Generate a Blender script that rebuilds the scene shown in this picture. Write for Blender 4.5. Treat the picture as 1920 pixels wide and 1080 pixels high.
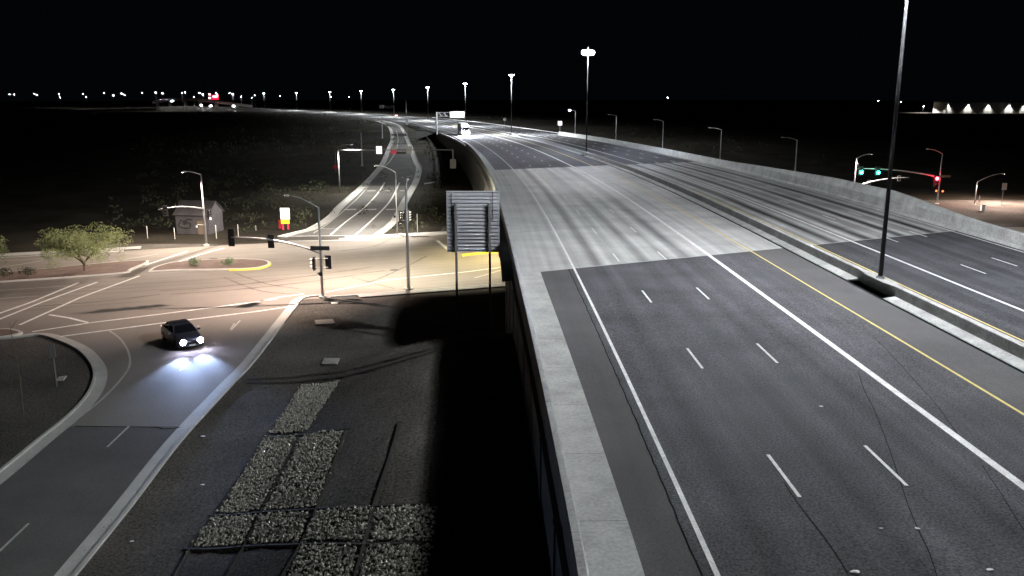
import bpy, math, random
import numpy as np
from mathutils import Vector, Matrix
random.seed(7)
R = math.radians
for o in list(bpy.data.objects): bpy.data.objects.remove(o)
SC = bpy.context.scene
COL = SC.collection

# ------------------------------------------------------------------ camera
HC = 19.5                                  # camera height above the cross street
PITCH = math.atan(355.0/1600.0)
cam = bpy.data.cameras.new('camera'); camo = bpy.data.objects.new('camera', cam); COL.objects.link(camo)
cam.lens = 30.0; cam.sensor_width = 36.0; cam.clip_start = 0.2; cam.clip_end = 12000
camo.location = (0, 0, HC); camo.rotation_euler = (math.pi/2-PITCH, 0, 0)
SC.camera = camo
# ------------------------------------------------------------------ night sky
W = bpy.data.worlds.new('World'); SC.world = W; W.use_nodes = True
nt = W.node_tree; bg = nt.nodes['Background']
sky = nt.nodes.new('ShaderNodeTexSky'); sky.sky_type = 'NISHITA'; sky.sun_disc = False
sky.sun_elevation = R(-4.0); sky.sun_rotation = R(60)
tint = nt.nodes.new('ShaderNodeMix'); tint.data_type = 'RGBA'; tint.blend_type = 'MIX'; tint.inputs[0].default_value = .92
nt.links.new(sky.outputs[0], tint.inputs[6]); tint.inputs[7].default_value = (.05, .068, .115, 1)     # night sky lit by the town
nt.links.new(tint.outputs[2], bg.inputs[0]); bg.inputs[1].default_value = 0.017
SC.view_settings.view_transform = 'Standard'; SC.view_settings.look = 'None'
SC.view_settings.exposure = 0.0; SC.view_settings.gamma = 1.0
SC.view_settings.use_curve_mapping = False
MAST_W = 57000.0                          # high mast floodlight ring
STREET_W = 16500.0                          # cross street luminaires
SC.cycles.max_bounces = 5; SC.cycles.diffuse_bounces = 2; SC.cycles.glossy_bounces = 2
SC.cycles.transmission_bounces = 2; SC.cycles.volume_bounces = 0
SC.cycles.sample_clamp_indirect = 3.0; SC.cycles.caustics_reflective = False; SC.cycles.caustics_refractive = False
SC.cycles.use_denoising = True
SC.cycles.use_light_tree = True

# ------------------------------------------------------------------ terrain and alignment
def ss(t): t = min(1, max(0, t)); return t*t*(3-2*t)
def T(x, y):
    b = float(np.interp(y, [-200, 130, 200, 280, 380, 480, 700, 9000], [0, 0, .9, 2.5, 4.1, 5.2, 5.35, 5.35]))
    if x < 8: b += 4.8*ss((x+17.0)/14.5)*(1-ss((y-50)/22))
    return b
def ray(px, py):
    a = math.atan((py-540)/1600.0)+PITCH      # angle below the horizon in the middle plane
    dx = (px-960)/1600.0; dy = (py-540)/1600.0
    c, s = math.cos(PITCH), math.sin(PITCH)
    return (dx, c-dy*s, -s-dy*c)
def atz(px, py, z):
    d = ray(px, py); t = (z-HC)/d[2]; return Vector((d[0]*t, d[1]*t, z))
def at(px, py, dz=0.0):
    z = 0.0
    for k in range(60):
        p = atz(px, py, z); z = z*.5+.5*(T(p.x, p.y)+dz)
    p = atz(px, py, z); return Vector((p.x, p.y, T(p.x, p.y)+dz))
def aty(px, py, y):                            # point of the view ray at distance y
    d = ray(px, py); t = y/d[1]; return Vector((d[0]*t, y, HC+d[2]*t))
R0, H0, Y0 = 2050.0, -0.005, 5.0
def deckz(s): return float(np.interp(s, [-200, 0, 45, 95, 125, 145, 195, 235, 295, 395, 545, 700, 3000], [7.6, 7.95, 8.05, 8.4, 8.4, 8.25, 7.9, 7.6, 6.9, 6.1, 5.75, 5.55, 5.55]))
def fw(o, s, dz=0.0):
    """freeway point: o metres right of the reference line, s metres along it"""
    if s < 0: h = H0; x = s*math.sin(h); y = Y0+s*math.cos(h)
    else:
        h = H0-s/R0
        x = R0*(math.cos(h)-math.cos(H0))
        y = Y0-R0*(math.sin(h)-math.sin(H0))
    return Vector((x+o*math.cos(h), y-o*math.sin(h), deckz(s)+dz))
def fwh(s): return H0-max(s, 0)/R0             # heading, 0 is +Y, negative turns left
def atdeck(px, py, dz=0.0):
    s = 50.0
    for k in range(60):
        p = atz(px, py, deckz(s)+dz); s = s*.5+.5*(p.y-Y0)
    return p
def PAR(s): return float(np.interp(s, [-200, 15, 47, 80, 140, 300, 3000], [1.75, 1.62, 1.08, .78, .55, .3, .3]))
def S0(o): return 50.2+.43*o                   # near end of the bridge deck (skewed)
def S1(o): return 131.5+.46*o                  # far end

# ------------------------------------------------------------------ materials
MATS = {}
def nn(t, typ, **kw):
    n = t.nodes.new(typ)
    for k, v in kw.items(): setattr(n, k, v)
    return n
def mat(name, col, rough=.8, metal=0.0, var=.25, scale=1.5, fine=0.0, fscale=40, bump=0.0, bscale=30, spec=.3, streak=0.0):
    if name in MATS: return MATS[name]
    m = bpy.data.materials.new(name); m.use_nodes = True; t = m.node_tree; b = t.nodes['Principled BSDF']
    tc = nn(t, 'ShaderNodeTexCoord')
    no = nn(t, 'ShaderNodeTexNoise'); no.inputs['Scale'].default_value = scale; no.inputs['Detail'].default_value = 5
    t.links.new(tc.outputs['Object'], no.inputs['Vector'])
    mr = nn(t, 'ShaderNodeMapRange'); mr.inputs[1].default_value = .28; mr.inputs[2].default_value = .72
    mr.inputs[3].default_value = 1-var; mr.inputs[4].default_value = 1+var
    t.links.new(no.outputs['Fac'], mr.inputs[0]); f = mr.outputs[0]
    if fine:
        n2 = nn(t, 'ShaderNodeTexNoise'); n2.inputs['Scale'].default_value = fscale; n2.inputs['Detail'].default_value = 2
        t.links.new(tc.outputs['Object'], n2.inputs['Vector'])
        m2 = nn(t, 'ShaderNodeMapRange'); m2.inputs[1].default_value = .3; m2.inputs[2].default_value = .7
        m2.inputs[3].default_value = 1-fine; m2.inputs[4].default_value = 1+fine
        t.links.new(n2.outputs['Fac'], m2.inputs[0])
        x = nn(t, 'ShaderNodeMath', operation='MULTIPLY'); t.links.new(f, x.inputs[0]); t.links.new(m2.outputs[0], x.inputs[1]); f = x.outputs[0]
    if streak:
        n3 = nn(t, 'ShaderNodeTexNoise'); n3.inputs['Scale'].default_value = 1; n3.inputs['Detail'].default_value = 3
        mp = nn(t, 'ShaderNodeMapping'); mp.inputs['Scale'].default_value = (1.6, .012, 1)
        t.links.new(tc.outputs['UV'], mp.inputs[0]); t.links.new(mp.outputs[0], n3.inputs['Vector'])
        m3 = nn(t, 'ShaderNodeMapRange'); m3.inputs[1].default_value = .3; m3.inputs[2].default_value = .7
        m3.inputs[3].default_value = 1-streak; m3.inputs[4].default_value = 1+streak
        t.links.new(n3.outputs['Fac'], m3.inputs[0])
        x = nn(t, 'ShaderNodeMath', operation='MULTIPLY'); t.links.new(f, x.inputs[0]); t.links.new(m3.outputs[0], x.inputs[1]); f = x.outputs[0]
    vm = nn(t, 'ShaderNodeVectorMath', operation='SCALE'); vm.inputs[0].default_value = col
    t.links.new(f, vm.inputs['Scale']); t.links.new(vm.outputs[0], b.inputs['Base Color'])
    b.inputs['Roughness'].default_value = rough; b.inputs['Metallic'].default_value = metal
    b.inputs['Specular IOR Level'].default_value = spec
    if bump:
        n4 = nn(t, 'ShaderNodeTexNoise'); n4.inputs['Scale'].default_value = bscale; n4.inputs['Detail'].default_value = 4
        t.links.new(tc.outputs['Object'], n4.inputs['Vector'])
        bp = nn(t, 'ShaderNodeBump'); bp.inputs['Strength'].default_value = bump; bp.inputs['Distance'].default_value = .03
        t.links.new(n4.outputs['Fac'], bp.inputs['Height']); t.links.new(bp.outputs[0], b.inputs['Normal'])
    MATS[name] = m; return m
def lane_mat(name, col, o0, lw, nl, dark, bright, streak, rough=.75, spec=.3, fine=.2, fscale=26, var=.2):
    """pavement worn in the lanes: dark oil band in each lane middle, polished wheel paths beside it (UV = metres)"""
    m = mat(name, col, rough, var=var, scale=.3, fine=fine, fscale=fscale, bump=.25, bscale=45, streak=streak, spec=spec)
    t = m.node_tree; b = t.nodes['Principled BSDF']
    src = b.inputs['Base Color'].links[0].from_socket
    tc = [n for n in t.nodes if n.type == 'TEX_COORD'][0]
    sx = nn(t, 'ShaderNodeSeparateXYZ'); t.links.new(tc.outputs['UV'], sx.inputs[0])
    def mm(op, a, b_=None):
        n = nn(t, 'ShaderNodeMath', operation=op)
        for i, v in enumerate((a, b_)):
            if v is None: continue
            if isinstance(v, (int, float)): n.inputs[i].default_value = v
            else: t.links.new(v, n.inputs[i])
        return n.outputs[0]
    nz = nn(t, 'ShaderNodeTexNoise'); nz.inputs['Scale'].default_value = 1; nz.inputs['Detail'].default_value = 3
    mp = nn(t, 'ShaderNodeMapping'); mp.inputs['Scale'].default_value = (.5, .035, 1); t.links.new(tc.outputs['UV'], mp.inputs[0]); t.links.new(mp.outputs[0], nz.inputs['Vector'])
    u = mm('DIVIDE', mm('SUBTRACT', sx.outputs[0], o0), lw)
    u = mm('ADD', u, mm('MULTIPLY', mm('SUBTRACT', nz.outputs['Fac'], .5), .16))
    fr = mm('FRACT', u)
    inside = mm('MULTIPLY', mm('GREATER_THAN', u, 0.0), mm('LESS_THAN', u, float(nl)))
    def bell(c, w): d = mm('DIVIDE', mm('SUBTRACT', fr, c), w); return mm('EXPONENT', mm('MULTIPLY', mm('MULTIPLY', d, d), -1.0))
    dk = mm('MULTIPLY', bell(.5, .11), mm('MULTIPLY', nz.outputs['Fac'], 2*dark))
    wp = mm('MULTIPLY', mm('ADD', bell(.24, .09), bell(.76, .09)), bright)
    fac = mm('ADD', 1.0, mm('MULTIPLY', inside, mm('SUBTRACT', wp, dk)))
    v = nn(t, 'ShaderNodeVectorMath', operation='SCALE'); t.links.new(src, v.inputs[0]); t.links.new(fac, v.inputs['Scale'])
    t.links.new(v.outputs[0], b.inputs['Base Color'])
    return m
def emit(name, col, st, sample=False):
    if name in MATS: return MATS[name]
    m = bpy.data.materials.new(name); m.use_nodes = True; t = m.node_tree
    b = t.nodes['Principled BSDF']; b.inputs['Base Color'].default_value = (*[c*.5 for c in col], 1)
    b.inputs['Emission Color'].default_value = (*col, 1); b.inputs['Emission Strength'].default_value = st
    if not sample: m.cycles.emission_sampling = 'NONE'
    MATS[name] = m; return m

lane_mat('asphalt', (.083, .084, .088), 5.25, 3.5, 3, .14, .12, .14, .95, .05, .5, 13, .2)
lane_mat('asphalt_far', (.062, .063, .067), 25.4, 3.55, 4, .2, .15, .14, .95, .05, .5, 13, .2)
mat('shoulder', (.098, .098, .097), .95, spec=.05, var=.12, scale=.3, fine=.25, fscale=24, bump=.3, bscale=40, streak=.06)
mat('ramp_asphalt', (.125, .122, .116), .9, spec=.1, var=.18, scale=.15, fine=.3, fscale=14, streak=.1)
mat('asphalt_patch', (.105, .102, .098), .95, spec=.05, var=.14, scale=.3, fine=.3, fscale=24, bump=.3, bscale=40)
mat('cross_street', (.20, .183, .163), .85, var=.14, scale=.12, fine=.2, fscale=14, bump=.2, bscale=30, spec=.15, streak=.16)
mat('tyre_mark', (.145, .13, .115), .9, spec=.1, var=.3, scale=.6, fine=.3, fscale=12)
mat('concrete', (.36, .36, .34), .75, var=.10, scale=.8, fine=.12, fscale=14, bump=.2, bscale=22)
mat('gutter', (.35, .355, .335), .75, var=.2, scale=.9, fine=.16, fscale=8, bump=.2, bscale=22)
mat('barrier', (.33, .335, .32), .8, var=.24, scale=.9, fine=.22, fscale=7, bump=.25, bscale=18)
mat('wall_concrete', (.26, .25, .235), .85, var=.15, scale=.4, fine=.12, fscale=8, bump=.3, bscale=12)
mat('kerb', (.43, .425, .40), .75, var=.12, scale=.7, fine=.14, fscale=14, bump=.2, bscale=22)
mat('paint_white', (.66, .66, .64), .7, var=.2, scale=2.2, fine=.25, fscale=18)
mat('paint_worn', (.42, .41, .38), .7, var=.2, scale=2, fine=.2, fscale=18)
mat('paint_yellow', (.62, .50, .13), .6, var=.12, scale=3, fine=.15, fscale=22)
mat('kerb_yellow', (.60, .48, .07), .6, var=.1, scale=2, fine=.1, fscale=16)
mat('seal', (.012, .012, .013), .95, var=.2, scale=4, spec=.0)
mat('soil', (.082, .077, .069), .95, spec=.05, var=.30, scale=.18, fine=.6, fscale=8, bump=.6, bscale=9)
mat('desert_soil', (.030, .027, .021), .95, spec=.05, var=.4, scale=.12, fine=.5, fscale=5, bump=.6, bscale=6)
mat('island_soil', (.13, .09, .075), .95, var=.2, scale=.6, fine=.3, fscale=10, bump=.5, bscale=14)
mat('rock', (.36, .35, .30), .9, var=.55, scale=6.0, fine=.25, fscale=30)
mat('pebble', (.11, .105, .095), .9, var=.6, scale=3)
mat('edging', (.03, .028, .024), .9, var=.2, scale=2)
mat('galv', (.34, .345, .35), .5, .6, var=.12, scale=3)
mat('galv_arm', (.55, .55, .55), .6, .1, var=.12, scale=3)  # galvanised metal lightened in colour so weakly lit arms still show
mat('dark_steel', (.035, .036, .04), .5, .3, var=.2, scale=3)
mat('pole_dark', (.022, .022, .024), .75, .0, var=.2, scale=2)
mat('signal_black', (.012, .012, .012), .5, var=.2, scale=5)
mat('aluminium', (.74, .75, .79), .4, .25, var=.08, scale=2.5)
mat('post_grey', (.20, .20, .205), .6, .2, var=.15, scale=3)
mat('sign_white', (.75, .75, .74), .5, var=.05, scale=3)
mat('sign_grey', (.35, .35, .34), .5, var=.08, scale=3)
mat('sign_red', (.45, .03, .05), .5, var=.08, scale=3)
mat('sign_green', (.03, .12, .08), .5, var=.08, scale=3)
mat('car_paint', (.06, .062, .075), .3, .4, var=.03, scale=2, spec=.6)
mat('glass', (.01, .011, .013), .06, var=.02, scale=2, spec=.8)
mat('rubber', (.014, .014, .014), .9, var=.1, scale=5)
mat('chrome', (.6, .6, .62), .2, 1.0, var=.05, scale=5)
mat('bark', (.12, .095, .07), .95, var=.3, scale=6, bump=.5, bscale=20)
mat('leaf', (.21, .25, .11), .7, var=.4, scale=.8, fine=.3, fscale=8)
mat('shrub', (.075, .13, .06), .7, var=.35, scale=1.5, fine=.3, fscale=8)
mat('scrub', (.034, .039, .019), .85, var=.5, scale=.15, fine=.3, fscale=4)
mat('shed', (.05, .047, .051), .9, var=.2, scale=.8, fine=.15, fscale=6, bump=.3, bscale=8)
mat('graffiti', (.012, .013, .016), .7)
mat('warehouse', (.46, .45, .46), .8, var=.15, scale=.08)
mat('lit_lens', (.5, .5, .5), .3)
emit('led_lens', (.86, .88, 1.0), 900.0)
emit('far_led_lens', (.93, .95, 1.0), 40.0)
emit('street_lens', (1.0, .88, .74), 60.0)
emit('head_lens', (.66, .66, 1.0), 300.0)
emit('truck_lens', (.88, .86, 1.0), 2500.0)
emit('tail_lens', (1.0, .55, .5), 6.0)
emit('green_lens', (.02, 1.0, .62), 70.0)
emit('red_lens', (1.0, .02, .045), 160.0)
emit('hand_lens', (1.0, .16, .05), 5.0)
emit('lit_white', (1.0, .95, .92), 1.5)
emit('lit_yellow', (1.0, .72, .04), 1.1)
emit('lit_red', (1.0, .06, .10), .45)
emit('board_red', (1.0, .10, .16), .25)
emit('far_red', (1.0, .01, .06), 1.4)
emit('far_pink', (1.0, .5, .52), 4.0)
emit('far_lens', (1.0, .96, .94), 120.0)
emit('marker_red', (1.0, .03, .06), .10)

# ------------------------------------------------------------------ mesh helpers
class MB:
    def __init__(s): s.V = []; s.F = []; s.U = []
    def add(s, vs, fs, uv=None):
        n = len(s.V); s.V += [tuple(v) for v in vs]; s.F += [tuple(i+n for i in f) for f in fs]
        s.U += uv if uv else [(0, 0)]*len(vs); return s
    def box(s, c, d, rz=0.0, M=None):
        vs = []
        for z in (-1, 1):
            for y in (-1, 1):
                for x in (-1, 1):
                    v = Vector((x*d[0]/2, y*d[1]/2, z*d[2]/2))
                    if M is not None: v = M @ v
                    elif rz: v = Matrix.Rotation(rz, 3, 'Z') @ v
                    vs.append(v+Vector(c))
        return s.add(vs, [(0, 2, 3, 1), (4, 5, 7, 6), (0, 1, 5, 4), (2, 6, 7, 3), (0, 4, 6, 2), (1, 3, 7, 5)])
    def tube(s, pts, rad, n=10, caps=True):
        pts = [Vector(p) for p in pts]
        if not isinstance(rad, (list, tuple)): rad = [rad]*len(pts)
        vs = []; up = None
        for i, p in enumerate(pts):
            d = (pts[min(i+1, len(pts)-1)]-pts[max(i-1, 0)]).normalized()
            if up is None: up = Vector((0, 0, 1)) if abs(d.z) < .9 else Vector((0, 1, 0))
            a = d.cross(up).normalized(); b = a.cross(d).normalized(); up = b
            for k in range(n):
                t = 2*math.pi*k/n; vs.append(p+(a*math.cos(t)+b*math.sin(t))*rad[i])
        fs = [(i*n+k, i*n+(k+1) % n, (i+1)*n+(k+1) % n, (i+1)*n+k) for i in range(len(pts)-1) for k in range(n)]
        if caps: fs += [tuple(range(n-1, -1, -1)), tuple((len(pts)-1)*n+k for k in range(n))]
        return s.add(vs, fs)
    def ext(s, prof, path, close=True, uvs=None):
        """loft: list of cross sections (lists of points, same count)"""
        n = len(path[0]); vs = [v for r in path for v in r]
        fs = [(i*n+k, i*n+(k+1) % n, (i+1)*n+(k+1) % n, (i+1)*n+k) for i in range(len(path)-1) for k in range(n if close else n-1)]
        if close: fs += [tuple(range(n-1, -1, -1)), tuple((len(path)-1)*n+k for k in range(n))]
        return s.add(vs, fs, uvs)
    def slab(s, top, h):
        n = len(top); vs = [Vector(p) for p in top]+[Vector(p)-Vector((0, 0, h)) for p in top]
        return s.add(vs, [tuple(range(n)), tuple(range(2*n-1, n-1, -1))]+[(i, n+i, n+(i+1) % n, (i+1) % n) for i in range(n)])
    def build(s, name, m, parent=None, smooth=False, loc=None, flip=False):
        me = bpy.data.meshes.new(name); me.from_pydata([tuple(v) for v in s.V], [], s.F)
        uv = me.uv_layers.new(name='UVMap'); co = [0]*(2*len(me.loops))
        for l in me.loops: co[2*l.index], co[2*l.index+1] = s.U[l.vertex_index]
        uv.data.foreach_set('uv', co)
        import bmesh
        bm = bmesh.new(); bm.from_mesh(me); bmesh.ops.recalc_face_normals(bm, faces=bm.faces); bm.to_mesh(me); bm.free()
        me.materials.append(MATS[m])
        if smooth:
            for p in me.polygons: p.use_smooth = True
        o = bpy.data.objects.new(name, me); COL.objects.link(o)
        if parent: o.parent = parent
        if loc is not None: o.location = loc
        return o
def tag(o, label=None, cat=None, group=None, kind=None):
    if label: o['label'] = label
    if cat: o['category'] = cat
    if group: o['group'] = group
    if kind: o['kind'] = kind
    return o
def thing(name, label, cat, loc=(0, 0, 0), rz=0.0, group=None):
    o = bpy.data.objects.new(name, None); COL.objects.link(o); o.location = loc; o.rotation_euler = (0, 0, rz)
    o.empty_display_size = .3
    return tag(o, label, cat, group)
def copy_tree(o, parent=None):
    c = o.copy(); COL.objects.link(c); c.parent = parent
    for ch in list(o.children): copy_tree(ch, c)
    return c
def link_copy(o, parent, loc, rz=0.0, sc=None):
    c = o.copy(); COL.objects.link(c); c.parent = parent; c.location = loc; c.rotation_euler = (0, 0, rz)
    if sc: c.scale = sc
    return c
def batwing(L, p=1.0, floor=.22):
    """photometric web of the luminaire: stronger towards the sides than straight down"""
    L.use_nodes = True; t = L.node_tree; e = t.nodes['Emission']
    g = nn(t, 'ShaderNodeNewGeometry'); sx = nn(t, 'ShaderNodeSeparateXYZ'); t.links.new(g.outputs['Incoming'], sx.inputs[0])
    a = nn(t, 'ShaderNodeMath', operation='ABSOLUTE'); t.links.new(sx.outputs[2], a.inputs[0])
    m = nn(t, 'ShaderNodeMath', operation='MAXIMUM'); m.inputs[1].default_value = floor; t.links.new(a.outputs[0], m.inputs[0])
    q = nn(t, 'ShaderNodeMath', operation='POWER'); q.inputs[1].default_value = -p; t.links.new(m.outputs[0], q.inputs[0])
    t.links.new(q.outputs[0], e.inputs['Strength'])
def spot(name, loc, parent, power, col, size=160, blend=.35, rad=.4, rot=(0, 0, 0), web=None):
    L = bpy.data.lights.new(name, 'SPOT'); L.energy = power; L.color = col; L.spot_size = R(size); L.spot_blend = blend; L.shadow_soft_size = rad
    if web: batwing(L, *web)
    o = bpy.data.objects.new(name, L); COL.objects.link(o); o.location = loc; o.rotation_euler = rot
    if parent: o.parent = parent
    return o
def strip(mb, pts, w, dz=0.0):
    """flat ribbon of width w along world points"""
    P = [Vector(p) for p in pts]; L = []; Rr = []
    for i, p in enumerate(P):
        d = P[min(i+1, len(P)-1)]-P[max(i-1, 0)]; d.z = 0; d.normalize(); nrm = Vector((d.y, -d.x, 0))
        L.append(p-nrm*w/2+Vector((0, 0, dz))); Rr.append(p+nrm*w/2+Vector((0, 0, dz)))
    n = len(P); mb.add(L+Rr, [(i, n+i, n+i+1, i+1) for i in range(n-1)])
    return mb
def smooth_pts(pts, k=6):
    """Catmull-Rom through the points"""
    P = [Vector(p) for p in pts]; out = []
    for i in range(len(P)-1):
        p0, p1, p2, p3 = P[max(i-1, 0)], P[i], P[i+1], P[min(i+2, len(P)-1)]
        for j in range(k):
            t = j/k; out.append(.5*((2*p1)+(p2-p0)*t+(2*p0-5*p1+4*p2-p3)*t*t+(3*p1-p0-3*p2+p3)*t**3))
    out.append(P[-1]); return out
def srange(a, b, f=1.0):
    """stations, coarser with distance"""
    out = [a]
    while out[-1] < b-1e-6:
        step = f*(2.0 if out[-1] < 60 else 4.0 if out[-1] < 300 else 12.0); out.append(min(b, out[-1]+step))
    return out
def ribbon(o0, o1, s0, s1, dz=0.0, mb=None, nlat=1, f=1.0):
    """freeway ribbon; o0,o1 may be functions of s, s0,s1 may be functions of o (skew)"""
    mb = mb or MB(); fo0 = o0 if callable(o0) else (lambda s: o0); fo1 = o1 if callable(o1) else (lambda s: o1)
    m0 = fo0(0); m1 = fo1(0)
    base = srange(s0 if not callable(s0) else s0(m0), s1 if not callable(s1) else s1(m0), f); n = len(base)
    vs = []; uv = []
    a0 = base[0]; b0 = base[-1]
    for s in base:
        t = (s-a0)/(b0-a0)
        for j in range(nlat+1):
            k = j/nlat; oo = fo0(s)+(fo1(s)-fo0(s))*k
            A = s0(oo) if callable(s0) else a0; B = s1(oo) if callable(s1) else b0
            st = A+(B-A)*t; vs.append(fw(oo, st, dz)); uv.append((oo, st))
    w = nlat+1
    mb.add(vs, [(i*w+j, i*w+j+1, (i+1)*w+j+1, (i+1)*w+j) for i in range(n-1) for j in range(nlat)], uv)
    return mb
def loft_fw(prof, s0, s1, mb=None, f=1.0):
    """extrude a closed profile [(o, z)...] (or function of s) along the freeway"""
    mb = mb or MB(); rows = []
    for s in srange(s0, s1, f):
        pr = prof(s) if callable(prof) else prof
        rows.append([fw(o, s, z) for o, z in pr])
    return mb.ext(None, rows)

# ================================================================== SETTING
# ground
xs = sorted(set([round(v, 2) for v in list(np.arange(-60, 12, 1.2))+list(np.arange(12, 120, 6))+[-60-6*k for k in range(1, 20)]+[-180-60*k for k in range(1, 40)]+[120+60*k for k in range(1, 50)]]))
ys = sorted(set([round(v, 2) for v in list(np.arange(-60, 100, 1.5))+list(np.arange(100, 320, 8))+[320+30*k for k in range(0, 30)]+[1250+250*k for k in range(0, 34)]]))
vs = []
rg = random.Random(3)
for y in ys:
    for x in xs:
        j = 0.0
        if -19 < x < 0 and y < 78: j = rg.uniform(-.03, .03)
        vs.append((x, y, T(x, y)+j-.02))
w = len(xs)
g = MB().add(vs, [(i*w+j, i*w+j+1, (i+1)*w+j+1, (i+1)*w+j) for i in range(len(ys)-1) for j in range(w-1)])
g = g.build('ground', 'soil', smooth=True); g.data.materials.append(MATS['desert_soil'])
for p in g.data.polygons:                  # scrubby desert floor past the street, colour darkened so it reads unlit
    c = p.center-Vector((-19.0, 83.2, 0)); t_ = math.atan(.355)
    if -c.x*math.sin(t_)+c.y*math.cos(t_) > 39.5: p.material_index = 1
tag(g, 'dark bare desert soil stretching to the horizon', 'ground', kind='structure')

# ---- freeway pavement
FAR = 2300.0
def conc_in(s): return PAR(s)+.25
def conc_out(s): return PAR(s)+1.78 if s < 400 else PAR(s)+1.0
fr1 = ribbon(conc_in, 22.4, -70, S0, nlat=6)
fr1 = fr1.build('freeway_near', 'asphalt'); tag(fr1, 'dark asphalt freeway lanes before the bridge deck', 'freeway', kind='structure')
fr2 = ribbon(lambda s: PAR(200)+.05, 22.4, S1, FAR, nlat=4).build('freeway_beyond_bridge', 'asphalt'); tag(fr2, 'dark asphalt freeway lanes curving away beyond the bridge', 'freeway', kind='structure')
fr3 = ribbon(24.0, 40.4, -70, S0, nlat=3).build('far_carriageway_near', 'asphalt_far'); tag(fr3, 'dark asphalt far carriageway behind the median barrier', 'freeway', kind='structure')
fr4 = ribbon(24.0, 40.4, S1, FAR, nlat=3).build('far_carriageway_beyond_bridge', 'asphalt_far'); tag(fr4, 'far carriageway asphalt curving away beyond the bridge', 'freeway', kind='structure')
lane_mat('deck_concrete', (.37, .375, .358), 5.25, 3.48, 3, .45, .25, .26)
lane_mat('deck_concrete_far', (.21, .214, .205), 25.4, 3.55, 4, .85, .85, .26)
dk1 = ribbon(lambda s: .4, 23.3, S0, S1, nlat=6, f=.6, dz=.004)
dk1 = dk1.build('bridge_deck', 'deck_concrete'); tag(dk1, 'pale concrete bridge deck with worn wheel paths', 'bridge', kind='structure')
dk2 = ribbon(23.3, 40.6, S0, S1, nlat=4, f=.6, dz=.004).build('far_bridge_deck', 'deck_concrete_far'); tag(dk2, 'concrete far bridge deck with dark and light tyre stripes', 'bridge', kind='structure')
def part(mb, name, m, parent): return mb.build(name, m, parent)
# deck underside and girders (each a part of its deck)
sl = MB(); rows = []
ribbon(.2, 41.0, S0, S1, dz=-.45, mb=sl, nlat=4); part(sl, 'soffit', 'wall_concrete', dk1)
for gi, go in enumerate([.55, 3.4, 6.3, 9.2, 12.1, 15, 18, 21, 24, 27, 30, 33, 36, 40.2]):
    gb = loft_fw([(go-.35, -.46), (go+.35, -.46), (go+.25, -1.9), (go-.25, -1.9)], S0(go)+16, S1(go)-4)
    part(gb, 'girder', 'wall_concrete', dk1)
# expansion joints across the deck
for (f0, nm) in ((S0, 0), (S1, 1)):
    for (o0, o1, pr) in ((1.2, 22.3, dk1), (24.1, 40.2, dk2)):
        m = MB(); n = 12; a = []; b = []
        for k in range(n+1):
            o = o0+(o1-o0)*k/n; a.append(fw(o, f0(o)-.09, .010)); b.append(fw(o, f0(o)+.09, .010))
        m.add(a+b, [(i, i+1, n+2+i, n+1+i) for i in range(n)]); part(m, 'expansion_joint', 'seal' if nm else 'concrete', pr)
for o0 in (17.0, 21.5):                        # faint transverse construction joints on the deck
    m = MB(); n = 10; a = []; b = []
    for k in range(n+1):
        o = .8+21.4*k/n; a.append(fw(o, S0(o)+o0-.025, .009)); b.append(fw(o, S0(o)+o0+.025, .009))
    if o0 == 17.0: m.add(a+b, [(i, i+1, n+2+i, n+1+i) for i in range(n)]); part(m, 'deck_joint', 'asphalt_patch', dk1)
# shoulders and gutter strips
part(ribbon(conc_in, conc_out, -70, lambda o: S0(o), dz=.012, nlat=2), 'concrete_shoulder', 'gutter', fr1)
part(ribbon(conc_out, lambda s: 4.78, -70, lambda o: S0(o), dz=.004, nlat=2), 'paved_shoulder', 'shoulder', fr1)
part(ribbon(19.2, 22.3, -70, S0, dz=.004, nlat=2), 'inner_shoulder', 'shoulder', fr1)
part(ribbon(lambda s: PAR(200)+.05, lambda s: PAR(200)+1.75, lambda o: S1(o), 330, dz=.012, nlat=2), 'concrete_shoulder', 'gutter', fr2)
rr = random.Random(11); m = MB(); pts = []; s = -20.0
while s < S0(4.8)-.2: pts.append(fw(4.8+rr.uniform(-.022, .022), s, .013)); s += .55
strip(m, pts, .045); part(m, 'pavement_seam', 'seal', fr1)
# transverse sawcut joints in the concrete shoulder
for s in np.arange(3.0, 50.0, 4.6):
    a = fw(conc_in(s)+.2, s, .0165); b = fw(conc_out(s)-.01, s, .0165)
    m = MB(); strip(m, [a, b], .02); part(m, 'shoulder_joint', 'asphalt_patch', fr1)
# long painted lines
def line(o, w, s0, s1, m, parent, dz=.012, f=1.0):
    x = ribbon(o-w/2, o+w/2, s0, s1, dz=dz, f=f); part(x, 'edge_line' if m != 'paint_yellow' else 'yellow_line', m, parent)
def cut(o): return S0(o)
for (o, w, m, A, B, D) in ((5.2, .15, 'paint_white', fr1, fr2, dk1), (15.72, .30, 'paint_white', fr1, fr2, dk1), (19.35, .13, 'paint_yellow', fr1, fr2, dk1),
                        (25.25, .13, 'paint_yellow', fr3, fr4, dk2), (28.9, .24, 'paint_white', fr3, fr4, dk2), (39.85, .15, 'paint_white', fr3, fr4, dk2)):
    line(o, w, -60, S0(o), m, A); line(o, w, S0(o), S1(o), m if m != 'paint_yellow' else 'paint_yellow', D, .016); line(o, w*1.25, S1(o), 1500, m, B)
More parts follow.
